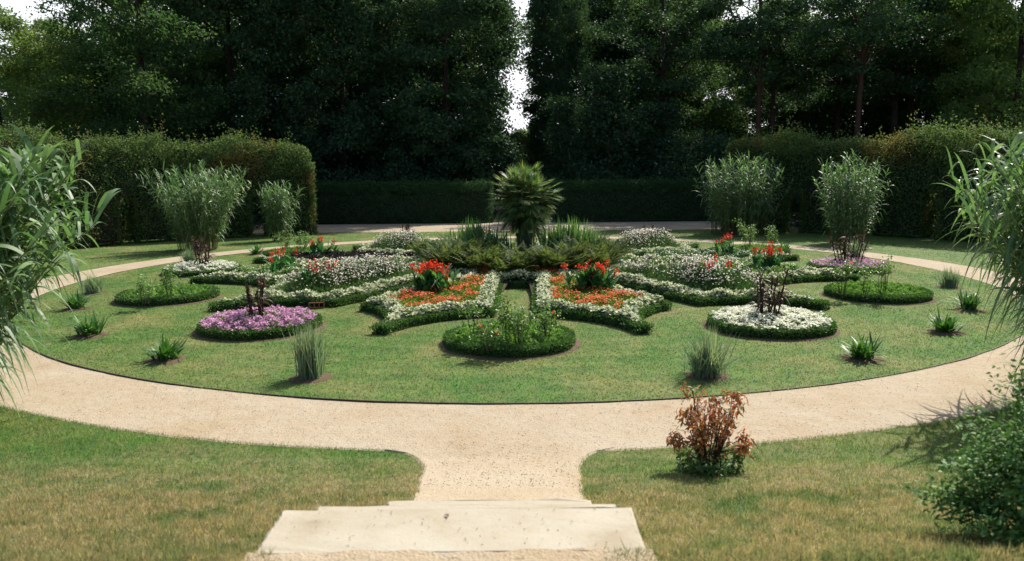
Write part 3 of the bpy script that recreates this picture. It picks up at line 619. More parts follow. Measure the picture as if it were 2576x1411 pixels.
# ------------------------------------------------------------------ hub: mound, ferns, sword leaves, pot and palm
HZ = .045
mb = MB(); lathe(mb, [(RHUB + .1, .18), (RHUB - .2, .27), (1.6, .34), (.01, .38)], 40, c=(0, 0)); 
hub = thing('fern_mound', 'raised soil mound under the ferns around the potted palm', 'flower bed', (SC[0], SC[1], HZ)); mb.build('soil', M['soil'], hub)
def fern_mesh(seed, nf=22, L=.92):
    rng = np.random.default_rng(seed); mb = MB()
    for i in range(nf):
        a = i / nf * 2 * np.pi + rng.normal(0, .25); el = rng.uniform(.85, 1.5); l = L * rng.uniform(.7, 1.1); K = 17
        t = np.linspace(.06, 1, K); dirv = np.array([np.cos(a) * np.cos(el), np.sin(a) * np.cos(el), np.sin(el)])
        dr = rng.uniform(.12, .42)
        C = dirv * (l * t)[:, None] + np.array([np.cos(a), np.sin(a), 0]) * (l * .25 * t ** 2)[:, None] - np.array([0, 0, 1.]) * (l * dr * t ** 2.2)[:, None]
        tubes(mb, np.concatenate([[[0, 0, 0]], C[::4]])[None], .006, 0, 4)
        T = nrm(np.gradient(C, axis=0)); S = nrm(np.cross(T, np.array([0, 0, 1.])) + 1e-6); Nn = np.cross(S, T)
        pl = l * .21 * np.sin(np.clip(t * 1.06, 0, 1) * np.pi * .88 + .28) 
        for s in (-1, 1): leaves(mb, C, S * s + T * .45 - Nn * .15, Nn, pl, l * .05, 0, .05)
    lathe(mb, [(.09, -.05), (.07, .05), (.01, .09)], 10)
    return mb
fern0 = []
frng = np.random.default_rng(77)
spots = []
for ring, n in ((2.75, 34), (2.4, 27), (2.0, 21), (1.6, 15), (1.2, 9)):
    for i in range(n):
        a = (i + .5 * (ring == 2.15)) / n * 360 + frng.normal(0, 3)
        if math.cos(math.radians(a)) > -.35: spots.append((ring + frng.normal(0, .07), a))
for i in range(4):
    o = fern_mesh(30 + i).build('fern', M['fern']); fern0.append(o)
for i, (r, a) in enumerate(spots):
    o = fern0[i] if i < 4 else fern0[i % 4].copy()
    if i >= 4: sc.collection.objects.link(o)
    p = pol(r, a); o.location = (p[0], p[1], HZ + float(zsoil(r)) - .03); o.rotation_euler = (0, 0, frng.uniform(0, 6.28)); s = frng.uniform(.7, 1.35) * (1.0 if r > 2 else 1.05); o.scale = (s, s, s * frng.uniform(.8, 1.0))
    tag(o, 'yellow green fern in the skirt of ferns around the potted palm', 'fern', 'ferns around the potted palm')
def sword(name, loc, label, seed, n=34, H=1.15, group='sword-leaved clumps beside the palm'):
    rng = np.random.default_rng(seed); mb = MB(); a = rng.uniform(0, 6.28, n); l = np.abs(rng.normal(.12, .14, n))
    P = np.column_stack([rng.normal(0, .24, n), rng.normal(0, .16, n), 0 * a]); D = np.stack([np.cos(a) * l, np.sin(a) * l, 1 + 0 * a], 1)
    ribbons(mb, P, D, H * rng.uniform(.55, 1.05, n), .065, np.abs(rng.normal(.02, .06, n)), 5, 0, .8, rng=rng)
    o = mb.build(name, M['sword']); o.location = loc; tag(o, label, 'plant', group); return o
for i, (px, py, H, lab) in enumerate([(1195, 640, 1.28, 'tall clump of upright sword leaves, the one with a red bloom behind it'), (1246, 645, 1.0, 'shorter sword-leaved clump tucked against the palm on its sunlit-path side'),
        (1395, 640, 1.05, 'sword-leaved clump directly beside the dark glazed pot'), (1432, 640, 1.3, 'tallest sword-leaved clump, leaves like spears, near the small white plant label'), (1480, 640, .9, 'sword-leaved clump at the outer edge of the ferns by the fine distant grass'), (1150, 645, .95, 'sparse sword-leaved clump at the outer edge of the ferns by the distant gaura')]):
    p = at(px, py, .45); sword('sword_leaf_plant', p, lab, 200 + i, 110 if H > 1 else 75, H)
pc = at(1320, 634, .45)
pot = thing('plant_pot', 'dark green round tub holding the fan palm among ferns', 'pot', (pc[0], pc[1], .48))
mb = MB(); lathe(mb, [(.20, 0), (.235, .02), (.27, .5), (.27, .56), (.245, .56), (.24, .50)], 40); mb.build('tub', M['pot'], pot)
mb = MB(); lathe(mb, [(.268, .50), (.295, .505), (.30, .53), (.295, .575), (.262, .58), (.25, .56)], 40); mb.build('rim', M['pot'], pot)
mb = MB(); lathe(mb, [(.246, .49), (.01, .51)], 32); mb.build('potting_soil', M['soil'], pot)
rng = np.random.default_rng(8)
palm = thing('fan_palm', 'fan palm with several bushy heads growing from the dark tub', 'palm', (pc[0], pc[1], .98))
heads = [(-.22, -.05, 1.62), (.16, .0, 1.75), (.0, .1, 1.35), (-.05, -.15, .95), (.25, -.05, 1.2), (-.28, .05, 1.0)]
mb = MB(); K = np.linspace(0, 1, 7)
for hx, hy, hz in heads:
    pth = np.stack([hx * K ** .8, hy * K ** .8, hz * K], 1); tubes(mb, pth[None], (.075 - .02 * K)[None] * (1 + .12 * np.sin(K * 40)), 0, 9)
mb.build('trunk', M['fibre'], palm)
mb = MB(); pet = MB()
for i in range(330):
    a = rng.uniform(0, 6.28); el = math.asin(rng.uniform(-.98, 1)); dv = np.array([np.cos(a) * np.cos(el), np.sin(a) * np.cos(el), np.sin(el)])
    rad = rng.uniform(.5, 1.0); c = np.array([0, 0, 1.08]) + dv * rad * np.array([.98, .98, 1.08]) * (1 + .14 * math.sin(3 * a + 4 * el)); c[:2] *= np.interp(c[2], [0, .9, 1.3], [.62, .9, 1.]); h0 = c * np.array([.3, .3, .8]) + np.array([0, 0, .12])
    tubes(pet, np.stack([h0, (h0 + c) / 2 + np.array([0, 0, .05]), c])[None], .007, 0, 4)
    dv = nrm(dv + np.array([0, 0, -.35]) * (1 - np.sin(el)) + .3 * rdir(rng, 1)[0]); side = nrm(np.cross(dv, np.array([0, 0, 1.])) + 1e-5); nn = np.cross(side, dv); L = rng.uniform(.38, .52); ns = 25
    th = np.linspace(-2.1, 2.1, ns); D = np.cos(th)[:, None] * dv + np.sin(th)[:, None] * side + nn * .15
    ribbons(mb, np.repeat(c[None], ns, 0), D, L * (1 - .14 * np.abs(th)), .028, .05 + .16 * rng.uniform(0, 1, ns), 3, 0, .4)
mb.build('fronds', M['palm'], palm); pet.build('petioles', M['canna_leaf'], palm)

# ------------------------------------------------------------------ plant builders
def canna(loc, H, nst, seed, label, spread=.17):
    rng = np.random.default_rng(seed); t = thing('canna', label, 'canna', loc, 'red cannas in the star beds')
    st = MB(); lf = MB(); nh = 0; K = np.linspace(0, 1, 4)[None, :, None]
    for i in range(nst):
        b = rng.normal(0, spread, 2); h = H * rng.uniform(.72, 1.0); top = np.array([b[0] * 1.25 + rng.normal(0, .04), b[1] * 1.25, h]); base = np.array([b[0], b[1], 0])
        tubes(st, (base * (1 - K) + top * K), .011, 0, 5)
        nl = 9; zf = rng.uniform(.03, .66, nl); a = rng.uniform(0, 6.28, nl); el = rng.uniform(.75, 1.3, nl)
        D = np.stack([np.cos(a) * np.cos(el), np.sin(a) * np.cos(el), np.sin(el)], 1)
        ribbons(lf, base + (top - base) * zf[:, None], D, .46 * rng.uniform(.7, 1.1, nl), .13, .25, 4, 0, .5)
        if i % 3 != 1:
            m = 18; fl = MB(); P = top + rng.normal(0, 1, (m, 3)) * (.035, .035, .05) - (0, 0, .03); D = nrm(rdir(rng, m) + np.array([0, 0, .5]))
            leaves(fl, P, D, rdir(rng, m), .074 * rng.uniform(.7, 1.2, m), .044); tubes(fl, np.stack([top - (0, 0, .1), top, top + (0, 0, .05)])[None], .008, 0, 5); fl.build('flower_head', M['red'], t)
    st.build('stems', M['canna_leaf'], t); lf.build('leaves', M['canna_leaf'], t)
def on_arm(r, deg): p = pol(r, deg); return (p[0], p[1], HZ + float(zsoil(r)))
canna(at(1088, 752, .10), .84, 28, 41, 'red canna clump in the orange bed beside the thin stick')
canna(at(1495, 750, .10), .82, 26, 42, 'red canna clump in the orange bed nearer the white round bed')
canna(on_arm(6.9, -45), .80, 12, 43, 'red canna sunk in the gaura behind the mauve round bed', .2)
canna(on_arm(6.85, 43), .92, 7, 44, 'red canna standing in the gaura behind the white round bed', .14)
canna(on_arm(6.9, -75), .86, 10, 45, 'canna with two red heads above green leaves, near the far white round bed', .22)
canna(on_arm(7.0, 75), .92, 13, 46, 'broad canna with red heads beside the clipped box corner', .25)
canna(on_arm(6.9, -105), .86, 7, 47, 'distant red canna rising over the dark purple foliage', .2)
canna(on_arm(6.9, 105), .86, 8, 48, 'distant red canna in front of the wide reed clump', .22)
canna(on_arm(6.2, -165), .9, 3, 49, 'far red canna glimpsed behind the tall sword leaves', .1)

def dark_canna(loc, H, seed, label, n=7, spread=.11):
    rng = np.random.default_rng(seed); t = thing('dark_canna', label, 'plant', loc, 'withered dark clumps in the round beds')
    st = MB(); lf = MB(); K = np.linspace(0, 1, 5)[None, :, None]
    for i in range(n):
        b = rng.normal(0, spread, 2) * (1, .7); h = H * rng.uniform(.6, 1.); base = np.array([b[0], b[1], 0]); top = np.array([b[0] * 1.5 + rng.normal(0, .05), b[1] * 1.5, h])
        pth = base * (1 - K) + top * K + rng.normal(0, .008, (1, 5, 3)); tubes(st, pth, np.array([[.016, .016, .014, .018, .008]]), 0, 5)
        nl = 15; zf = rng.uniform(.12, .95, nl); a = rng.uniform(0, 6.28, nl)
        D = np.stack([np.cos(a), np.sin(a), rng.uniform(.0, 1.6, nl)], 1); ribbons(lf, base + (top - base) * zf[:, None], D, .34 * rng.uniform(.5, 1.1, nl), .045, rng.uniform(.3, 1.0, nl), 5, 0, .5, rng=rng)
        lp = top + np.array([0, 0, -.1]) + rng.normal(0, .015, (9, 3)); leaves(lf, lp + rng.uniform(-.1, .05, (9, 1)) * np.array([0, 0, 1]), np.array([0, 0, 1.]) + .35 * rdir(rng, 9), rdir(rng, 9), .12, .03)
    st.build('stems', M['dark_stem'], t); lf.build('leaves', M['dark_canna'], t)
def bedp(deg, dx=0, dy=0): p = pol(RB, deg); return (p[0] + dx, p[1] + dy, .16)
dark_canna(bedp(-30, -.02), .98, 61, 'withered dark canna standing in the mauve round bed by the red brick')
dark_canna(bedp(30, -.08), 1.02, 62, 'withered dark canna standing in the white round bed behind the spreading blue grass', 8)
dark_canna(bedp(-90), 1.02, 63, 'withered dark canna in the far white round bed, against the tall reeds', 9)
dark_canna(bedp(90), 1.05, 64, 'withered dark canna in the far mauve round bed, against the tall reeds', 12, .22)
dark_canna(bedp(-150), .85, 65, 'distant dark stalks against the sunlit path')
dark_canna(bedp(150), .8, 66, 'distant dark stalks against the shaded path')

def rose(loc, H, W, seed, label, nfl=0, mat='rose_pink', nst=7, nl=420, bare=.3):
    rng = np.random.default_rng(seed); t = thing('rose_bush', label, 'rose', loc, 'roses in the round green beds')
    st = MB(); lf = MB(); K = np.linspace(0, 1, 6); tips = []; pts = []
    for i in range(nst):
        a = i / nst * 6.28 + rng.normal(0, .4); h = H * rng.uniform(.6, 1.); top = np.array([np.cos(a) * W * rng.uniform(.3, 1), np.sin(a) * W * rng.uniform(.3, 1), h]); b = np.array([np.cos(a), np.sin(a), 0]) * .06
        p = b + (top - b) * K[:, None] ** np.array([1.1, 1.1, .9]) + rng.normal(0, .012, (6, 3)); tubes(st, p[None], (.008 - .005 * K)[None], 0, 4); tips.append(top)
        for j in range(3):
            k = rng.integers(2, 5); e = p[k] + np.array([rng.normal(0, .10), rng.normal(0, .10), rng.uniform(.06, .2)]); tubes(st, np.stack([p[k], (p[k] + e) / 2, e])[None], .003, 0, 3); pts.append(e)
            pts += [p[k], (p[k] + e) / 2]
        pts += [top, p[4]]
    pts = np.array(pts); pts = pts[pts[:, 2] > bare * H]; c = pts[rng.integers(0, len(pts), nl)] + rng.normal(0, .045, (nl, 3)); d = rdir(rng, nl); d[:, 2] -= .2
    leaves(lf, c, d, np.array([0, 0, 1.]) + .7 * rdir(rng, nl), .065 * rng.uniform(.6, 1.2, nl), .042)
    st.build('stems', M['rose_stem'], t); lf.build('foliage', M['rose_leaf'], t)
    for i in range(nfl):
        fl = MB(); P = tips[(i * 2) % nst] + (0, 0, .02) + rng.normal(0, .012, (14, 3)); leaves(fl, P, nrm(rdir(rng, 14) + np.array([0, 0, .5])), rdir(rng, 14), .036, .036, 0, .25); fl.build('flower', M[mat], t)
def atb(px, py): return at(px, py, .2)
rose(atb(1308, 868), .62, .24, 71, 'tall rose with pale leaves in the middle of the front round bed', 0, nst=9, nl=480)
rose(atb(1275, 858), .82, .12, 72, 'tallest rose of the front round bed, one salmon bloom at its top', 1, nst=6, nl=330)
rose(atb(1228, 878), .40, .2, 75, 'short rose with salmon blooms low in the front round bed', 2, nst=6, nl=280)
rose(atb(1195, 852), .64, .15, 73, 'thin bare-stemmed rose at the edge of the front round bed, without any bloom', 0, nst=4, nl=150, bare=.6)
rose(atb(1372, 852), .52, .17, 74, 'dark-leaved rose with one coral bloom at the rim of the front round bed', 1, 'rose_red', nst=6, nl=340)
rose(atb(425, 748), .74, .15, 76, 'taller of two small roses in the green bed without open flowers', 0, nst=6, nl=320)
rose(atb(368, 762), .5, .22, 77, 'lower of two small roses in the green bed without open flowers', 0, nst=7, nl=260)
rose(atb(2118, 738), .72, .24, 78, 'widest of three slender roses beside the mauve bed, with a red bloom', 1, 'rose_red', nst=9, nl=300, bare=.6)
rose(atb(2178, 740), .7, .12, 79, 'narrow middle rose of the three slender red roses', 0, nst=5, nl=130, bare=.62)
rose(atb(2222, 742), .82, .19, 80, 'rose with a red bloom, nearest of the three slender roses to the outer path', 1, 'rose_red', nst=8, nl=280, bare=.58)
rose(bedp(120, -.35, 0), 1.15, .4, 81, 'big pale-leaved rose behind the red cannas near the wide reed clump', 0, nst=10, nl=700, bare=.2)
rose(bedp(120, .55, 0), .9, .2, 82, 'narrow pale-leaved rose beside the clipped box corner near the path', 0, nst=6, nl=320, bare=.2)
rose(bedp(-120, .3, 0), .8, .45, 83, 'pale-leaved rose behind the distant canna near the sunlit path', 0, nst=10, nl=600, bare=.1)
rose(bedp(-120, -.4, 0), .7, .4, 84, 'low spreading rose near the narrow reed clump and the path bend', 0, nst=8, nl=400, bare=.1)

def tuft(loc, H, W, seed, label, n=420):
    rng = np.random.default_rng(seed); t = thing('ornamental_grass', label, 'grass tuft', loc, 'blue grass tufts on the lawn')
    a = rng.uniform(0, 6.28, n); l = np.abs(rng.normal(0, 1, n)) * W; P = np.column_stack([rng.normal(0, .06 + .05 * W, n), rng.normal(0, .06 + .05 * W, n), 0 * a])
    mb = MB(); ribbons(mb, P, np.stack([np.cos(a) * l, np.sin(a) * l, 1 + 0 * a], 1), H * rng.uniform(.55, 1.22, n), .015, rng.uniform(.04, .30, n) * (.5 + W), 6, 0, .8, rng=rng); mb.build('blades', M['blue_grass'], t)
    mb = MB(); lathe(mb, [(.36, -.01), (.27, .014), (.01, .035)], 22); mb.build('soil', M['mulch'], t)
tuft(at(782, 950, .045), .80, .20, 101, 'slim upright blue grass tuft in front of the mauve round bed', 560)
tuft(at(1778, 945, .045), .74, .50, 102, 'spreading blue grass tuft in front of the white round bed', 560)
tuft(at(2388, 722, .045), .52, .40, 103, 'small blue grass tuft between the gravel path and the three slender roses')
tuft(at(235, 738, .045), .5, .35, 104, 'blue grass tuft by the path bend, partly hidden by the near reed')
tuft(at(478, 662, .045), .58, .5, 105, 'blue grass tuft behind the far white round bed')
tuft(at(2146, 650, .045), .72, .5, 106, 'blue grass tuft behind the far mauve round bed')
tuft(at(1482, 612, .045), .9, .55, 107, 'distant fine grass tuft beside the shaded path behind the gaura')

def agapanthus(loc, H, seed, label):
    rng = np.random.default_rng(seed); t = thing('strap_leaved_plant', label, 'plant', loc, 'strap-leaved plants on the lawn')
    n = 74; a = rng.uniform(0, 6.28, n); l = rng.uniform(.15, 1.25, n); P = np.column_stack([rng.normal(0, .07, n), rng.normal(0, .06, n), 0 * a])
    mb = MB(); ribbons(mb, P, np.stack([np.cos(a) * l, np.sin(a) * l, 1 + 0 * a], 1), H * rng.uniform(.95, 1.6, n), .046, rng.uniform(.15, .45, n), 6, 0, .7); mb.build('leaves', M['strap'], t)
    b = np.linspace(0, 2 * np.pi, 22, endpoint=False); r = .36 + .05 * np.sin(3 * b + seed); mb = MB(); k = np.arange(22)
    V = np.concatenate([np.stack([r * np.cos(b), r * np.sin(b), -.012 + 0 * b], 1), np.stack([r * .7 * np.cos(b), r * .7 * np.sin(b), .018 + 0 * b], 1), [[0, 0, .03]]])
    mb.add(V, [np.stack([k, (k + 1) % 22, (k + 1) % 22 + 22, k + 22], -1), np.stack([k + 22, (k + 1) % 22 + 22, 0 * k + 44], -1)]); mb.build('soil', M['mulch'], t)
agapanthus(at(417, 906, .045), .42, 111, 'strap-leaved plant nearest the mauve round bed, alone on bare soil')
agapanthus(at(225, 845, .045), .44, 112, 'strap-leaved plant just clear of the near reed leaves')
agapanthus(at(190, 778, .045), .44, 113, 'strap-leaved plant half behind the near reed leaves')
agapanthus(at(645, 640, .045), .42, 114, 'small distant strap-leaved plant beside the sunlit far path')
agapanthus(at(2168, 903, .045), .42, 115, 'strap-leaved plant nearest the white round bed, in open lawn')
agapanthus(at(2378, 836, .045), .40, 116, 'middle one of three strap-leaved plants towards the reed with arching leaves')
agapanthus(at(2437, 780, .045), .46, 117, 'strap-leaved plant touching the arching reed leaves beside the path')
agapanthus(at(1973, 634, .045), .44, 118, 'small distant strap-leaved plant between the clipped box corner and the path')

def reed(loc, H, R0, R1, nst, seed, label, L=.62, W=.04, K=6, lean=(0, 0), dr=(.35, 1.0)):
    rng = np.random.default_rng(seed); t = thing('giant_reed', label, 'reed', loc, 'giant reed clumps around the garden')
    st = MB(); lf = MB(); u = np.linspace(0, 1, 8)
    for i in range(nst):
        a = rng.uniform(0, 6.28); r = math.sqrt(rng.uniform(0, 1)); h = H * rng.uniform(.74, 1.) * (1 - .14 * r); dv = np.array([np.cos(a), np.sin(a), 0])
        ox, oy = lean; top = dv * R1 * r * rng.uniform(.7, 1.1) + np.array([ox, oy, 0]) * rng.uniform(.5, 1.1)
        base = dv * R0 * r
        pth = base + (top - base) * (u ** 1.7)[:, None] + np.array([0, 0, h]) * u[:, None]
        tubes(st, pth[None], (.014 - .010 * u)[None], 0, 5)
        nl = int(h / .085); s = np.linspace(.16, .99, nl); pos = np.stack([np.interp(s, u, pth[:, q]) for q in range(3)], 1)
        az = rng.uniform(0, 6.28) + np.where(np.arange(nl) % 2, 0, np.pi) + rng.normal(0, .6, nl); el = rng.uniform(.45, 1.0, nl) + .35 * (s > .85)
        keep = (s > .3) | (rng.uniform(0, 1, nl) < .55); pos, az, el, s = pos[keep], az[keep], el[keep], s[keep]; m = len(s)
        D = np.stack([np.cos(az) * np.cos(el), np.sin(az) * np.cos(el), np.sin(el)], 1)
        ribbons(lf, pos, D, L * rng.uniform(.65, 1.15, m) * np.where(s > .9, .8, 1), W * rng.uniform(.7, 1.15, m), rng.uniform(*dr, m) * np.where(s > .88, .6, 1), K, 0, .75, rng=rng)
    st.build('canes', M['reed_stem'], t); lf.build('leaves', M['reed'], t)
reed(at(497, 628), 3.7, .8, 2.3, 105, 121, 'broad reed clump behind the far white round bed, fanning out widest at its top', .72)
reed(at(708, 606), 2.9, .4, 1.0, 55, 122, 'smallest reed clump, standing at the end of the sunlit tall hedge')
reed(at(1862, 590), 3.95, 1.4, 2.3, 120, 123, 'widest reed clump, beside the shaded far path', .74)
reed(at(2134, 612), 3.75, .75, 1.55, 85, 124, 'upright reed clump behind the far mauve round bed', .7)
reed((-7.5, 9.0, 0), 3.65, .8, 1.8, 190, 125, 'near reed with broad pale leaves arching over the path bend', 1.0, .058, 8, (1.0, -.15), (.45, 1.1))
reed((7.75, 9.2, 0), 3.6, .7, 1.75, 200, 126, 'near reed with long narrow drooping leaves, opposite the broad-leaved one', 1.05, .046, 8, (-.8, 0), (.45, 1.2))

# reddish shrub on the near turf
def red_shrub(loc):
    rng = np.random.default_rng(131); t = thing('reddish_shrub', 'leggy shrub with reddish withering leaves on the near turf beside the path', 'shrub', loc)
    st = MB(); lf = MB(); gl = MB(); K = np.linspace(0, 1, 6); pts = []
    for i in range(20):
        a = rng.uniform(0, 6.28); w = rng.uniform(.04, .30); top = np.array([np.cos(a) * w, np.sin(a) * w, rng.uniform(.55, .88)]); b = np.array([np.cos(a), np.sin(a), 0]) * .06
        p = b + (top - b) * K[:, None] ** np.array([1.2, 1.2, .9]) + rng.normal(0, .01, (6, 3)); tubes(st, p[None], (.011 - .007 * K)[None], 0, 5)
        for k in range(2, 6):
            for j in range(2):
                e = p[k] + np.array([rng.normal(0, .07), rng.normal(0, .07), rng.uniform(-.02, .09)]); tubes(st, np.stack([p[k], e])[None], .0025, 0, 3); pts += [e] * (k - 1)
    for a_, z_ in ((3.3, .46), (3.0, .40), (.1, .42), (.2, .33), (-.3, .36)):
        e = np.array([math.cos(a_) * .36, math.sin(a_) * .25, z_]); tubes(st, np.stack([(0, 0, .25), e * .6 + (0, 0, .1), e])[None], .005, 0, 4); pts += [e] * 10 + [e * .85 + (0, 0, .03)] * 8
    pts = np.array(pts); n = 1350; c = pts[rng.integers(0, len(pts), n)] + rng.normal(0, .03, (n, 3)); d = rdir(rng, n); d[:, 2] -= .4
    ribbons(lf, c, d, .062 * rng.uniform(.6, 1.3, n), .026, .25, 2, 0, .5, rng=rng)
    n = 1300; a = rng.uniform(0, 6.28, n); r = .32 * np.sqrt(rng.uniform(0, 1, n)); c = np.stack([r * np.cos(a), r * np.sin(a), rng.uniform(.02, .26, n)], 1)
    ribbons(gl, c, nrm(rdir(rng, n) + (0, 0, .4)), .07 * rng.uniform(.6, 1.2, n), .028, .3, 2, 0, .5, rng=rng)
    st.build('stems', M['dark_stem'], t); lf.build('leaves', M['redbush'], t); tag(gl.build('young_growth', M['boxl'], t), 'dark green growth at its foot')
red_shrub(at(1782, 1206))

def near_shrub(loc):
    rng = np.random.default_rng(141); t = thing('evergreen_shrub', 'dense evergreen shrub with small glossy leaves, nearest the camera beside the dry bank', 'shrub', loc)
    st = MB(); lf = MB(); K = np.linspace(0, 1, 5); tip = []
    for i in range(330):
        a = rng.uniform(0, 6.28); el = math.asin(rng.uniform(-.05, 1)); rad = .78 * rng.uniform(.72, 1.08) * (1 + .1 * math.sin(3 * a) + .1 * math.sin(5 * el + a))
        top = np.array([np.cos(a) * np.cos(el) * rad, np.sin(a) * np.cos(el) * rad, .10 + np.sin(el) * rad * 1.0]); p = top * K[:, None] ** np.array([1.3, 1.3, 1]); tubes(st, p[None], (.008 - .006 * K)[None], 0, 4); tip.append(top)
    for i in range(26):
        a = rng.uniform(0, 6.28); b = rng.uniform(.2, .5); top = np.array([np.cos(a) * b, np.sin(a) * b, .85 + rng.uniform(0, .16)]); tip.append(top); tubes(st, (top * np.array([[.8, .8, .6], [1, 1, 1]]))[None], .003, 0, 4)
    tip = np.array(tip); n = 52000; k = rng.integers(0, len(tip), n); s = rng.uniform(.4, 1.02, n) ** .5; c = tip[k] * s[:, None] + rng.normal(0, .055, (n, 3)); c[:, 2] = np.maximum(c[:, 2], .02)
    d = nrm(nrm(c) * .6 + rdir(rng, n)); ribbons(lf, c, d, .042 * rng.uniform(.6, 1.2, n), .022, .15, 2, 0, .35, rng=rng)
    st.build('branches', M['bark'], t); lf.build('leaves', M['shrub'], t)
near_shrub((3.31, 3.92, float(zt(3.31, 3.92))))

# ------------------------------------------------------------------ small things on the lawn
def block(loc, rz):
    t = MB(); L, W_, H = .34, .17, .13; b = .022
    for y0, y1 in ((-W_ / 2, -W_ / 2 + b), (W_ / 2 - b, W_ / 2)): pass
    for z0, z1 in ((0, b), (H - b, H)): box(t, -L / 2, L / 2, -W_ / 2, W_ / 2, z0, z1)
    for x in np.linspace(-L / 2, L / 2 - b, 4): box(t, x, x + b, -W_ / 2 + .002, W_ / 2 - .002, b, H - b)
    o = t.build('hollow_brick', M['brick']); o.location = tuple(loc); o.rotation_euler = (R(-8), 0, rz)
    tag(o, 'red hollow brick lying on the lawn behind the mauve round bed', 'brick')
block(at(797, 775, .05), R(14))
def atd(px, py, Y):
    v = fwd + rt2 * ((px - 1288) / FPX) + up2 * (-(py - 705.5) / FPX); t = Y / v.y
    return np.array((v.x * t, Y, HCAM + v.z * t))
p0, p1 = atd(1104, 700, 17.0), atd(1136, 662, 16.9); mb = MB(); u = np.linspace(-.6, 1, 6)[:, None]
tubes(mb, (p0 + (p1 - p0) * u)[None] + np.random.default_rng(3).normal(0, .006, (1, 6, 3)), .014, 0, 6)
tag(mb.build('stick', M['stick']), 'thin pale stick leaning in the red canna of the orange bed', 'stick')
p = atd(1363, 622, 20.6); lb = thing('plant_label', 'small white plant label stuck among the ferns', 'label', (p[0], p[1], .3))
h = float(p[2]) - .3; mb = MB(); box(mb, -.035, .035, -.004, .004, h - .09, h + .05); mb.build('plate', M['tagw'], lb)
mb = MB(); box(mb, -.01, .01, -.003, .003, 0, h - .088); mb.build('stake', M['tagw'], lb)
def weed(loc, H, W, n, seed, mat, label):
    rng = np.random.default_rng(seed); mb = MB(); b = np.column_stack([rng.uniform(-W, W, n), rng.normal(0, .05, n), 0 * np.zeros(n)]); d = np.array([0, 0, 1.]) + .35 * rdir(rng, n); h = H * rng.uniform(.5, 1, n)
    K_ = np.linspace(0, 1, 3)[None, :, None]; tubes(mb, b[:, None] + (nrm(d) * h[:, None])[:, None] * K_, .004, 0, 3)
    k = rng.integers(0, n, n * 14); c = b[k] + nrm(d[k]) * (h[k] * rng.uniform(.2, 1, len(k)))[:, None] + rng.normal(0, .015, (len(k), 3)); leaves(mb, c, rdir(rng, len(k)), rdir(rng, len(k)), .045, .028)
    o = mb.build('seedling_plants', M[mat]); o.name = 'young_box_plant'; o.location = tuple(loc); tag(o, label, 'plant')
weed(at(573, 779, .045), .22, .13, 16, 151, 'boxl', 'sparse young box shoots at the star tip between mauve bed and green bed')
weed(at(2004, 770, .045), .26, .2, 22, 152, 'dark_canna', 'brownish sparse box shoots at the star tip behind the white round bed')

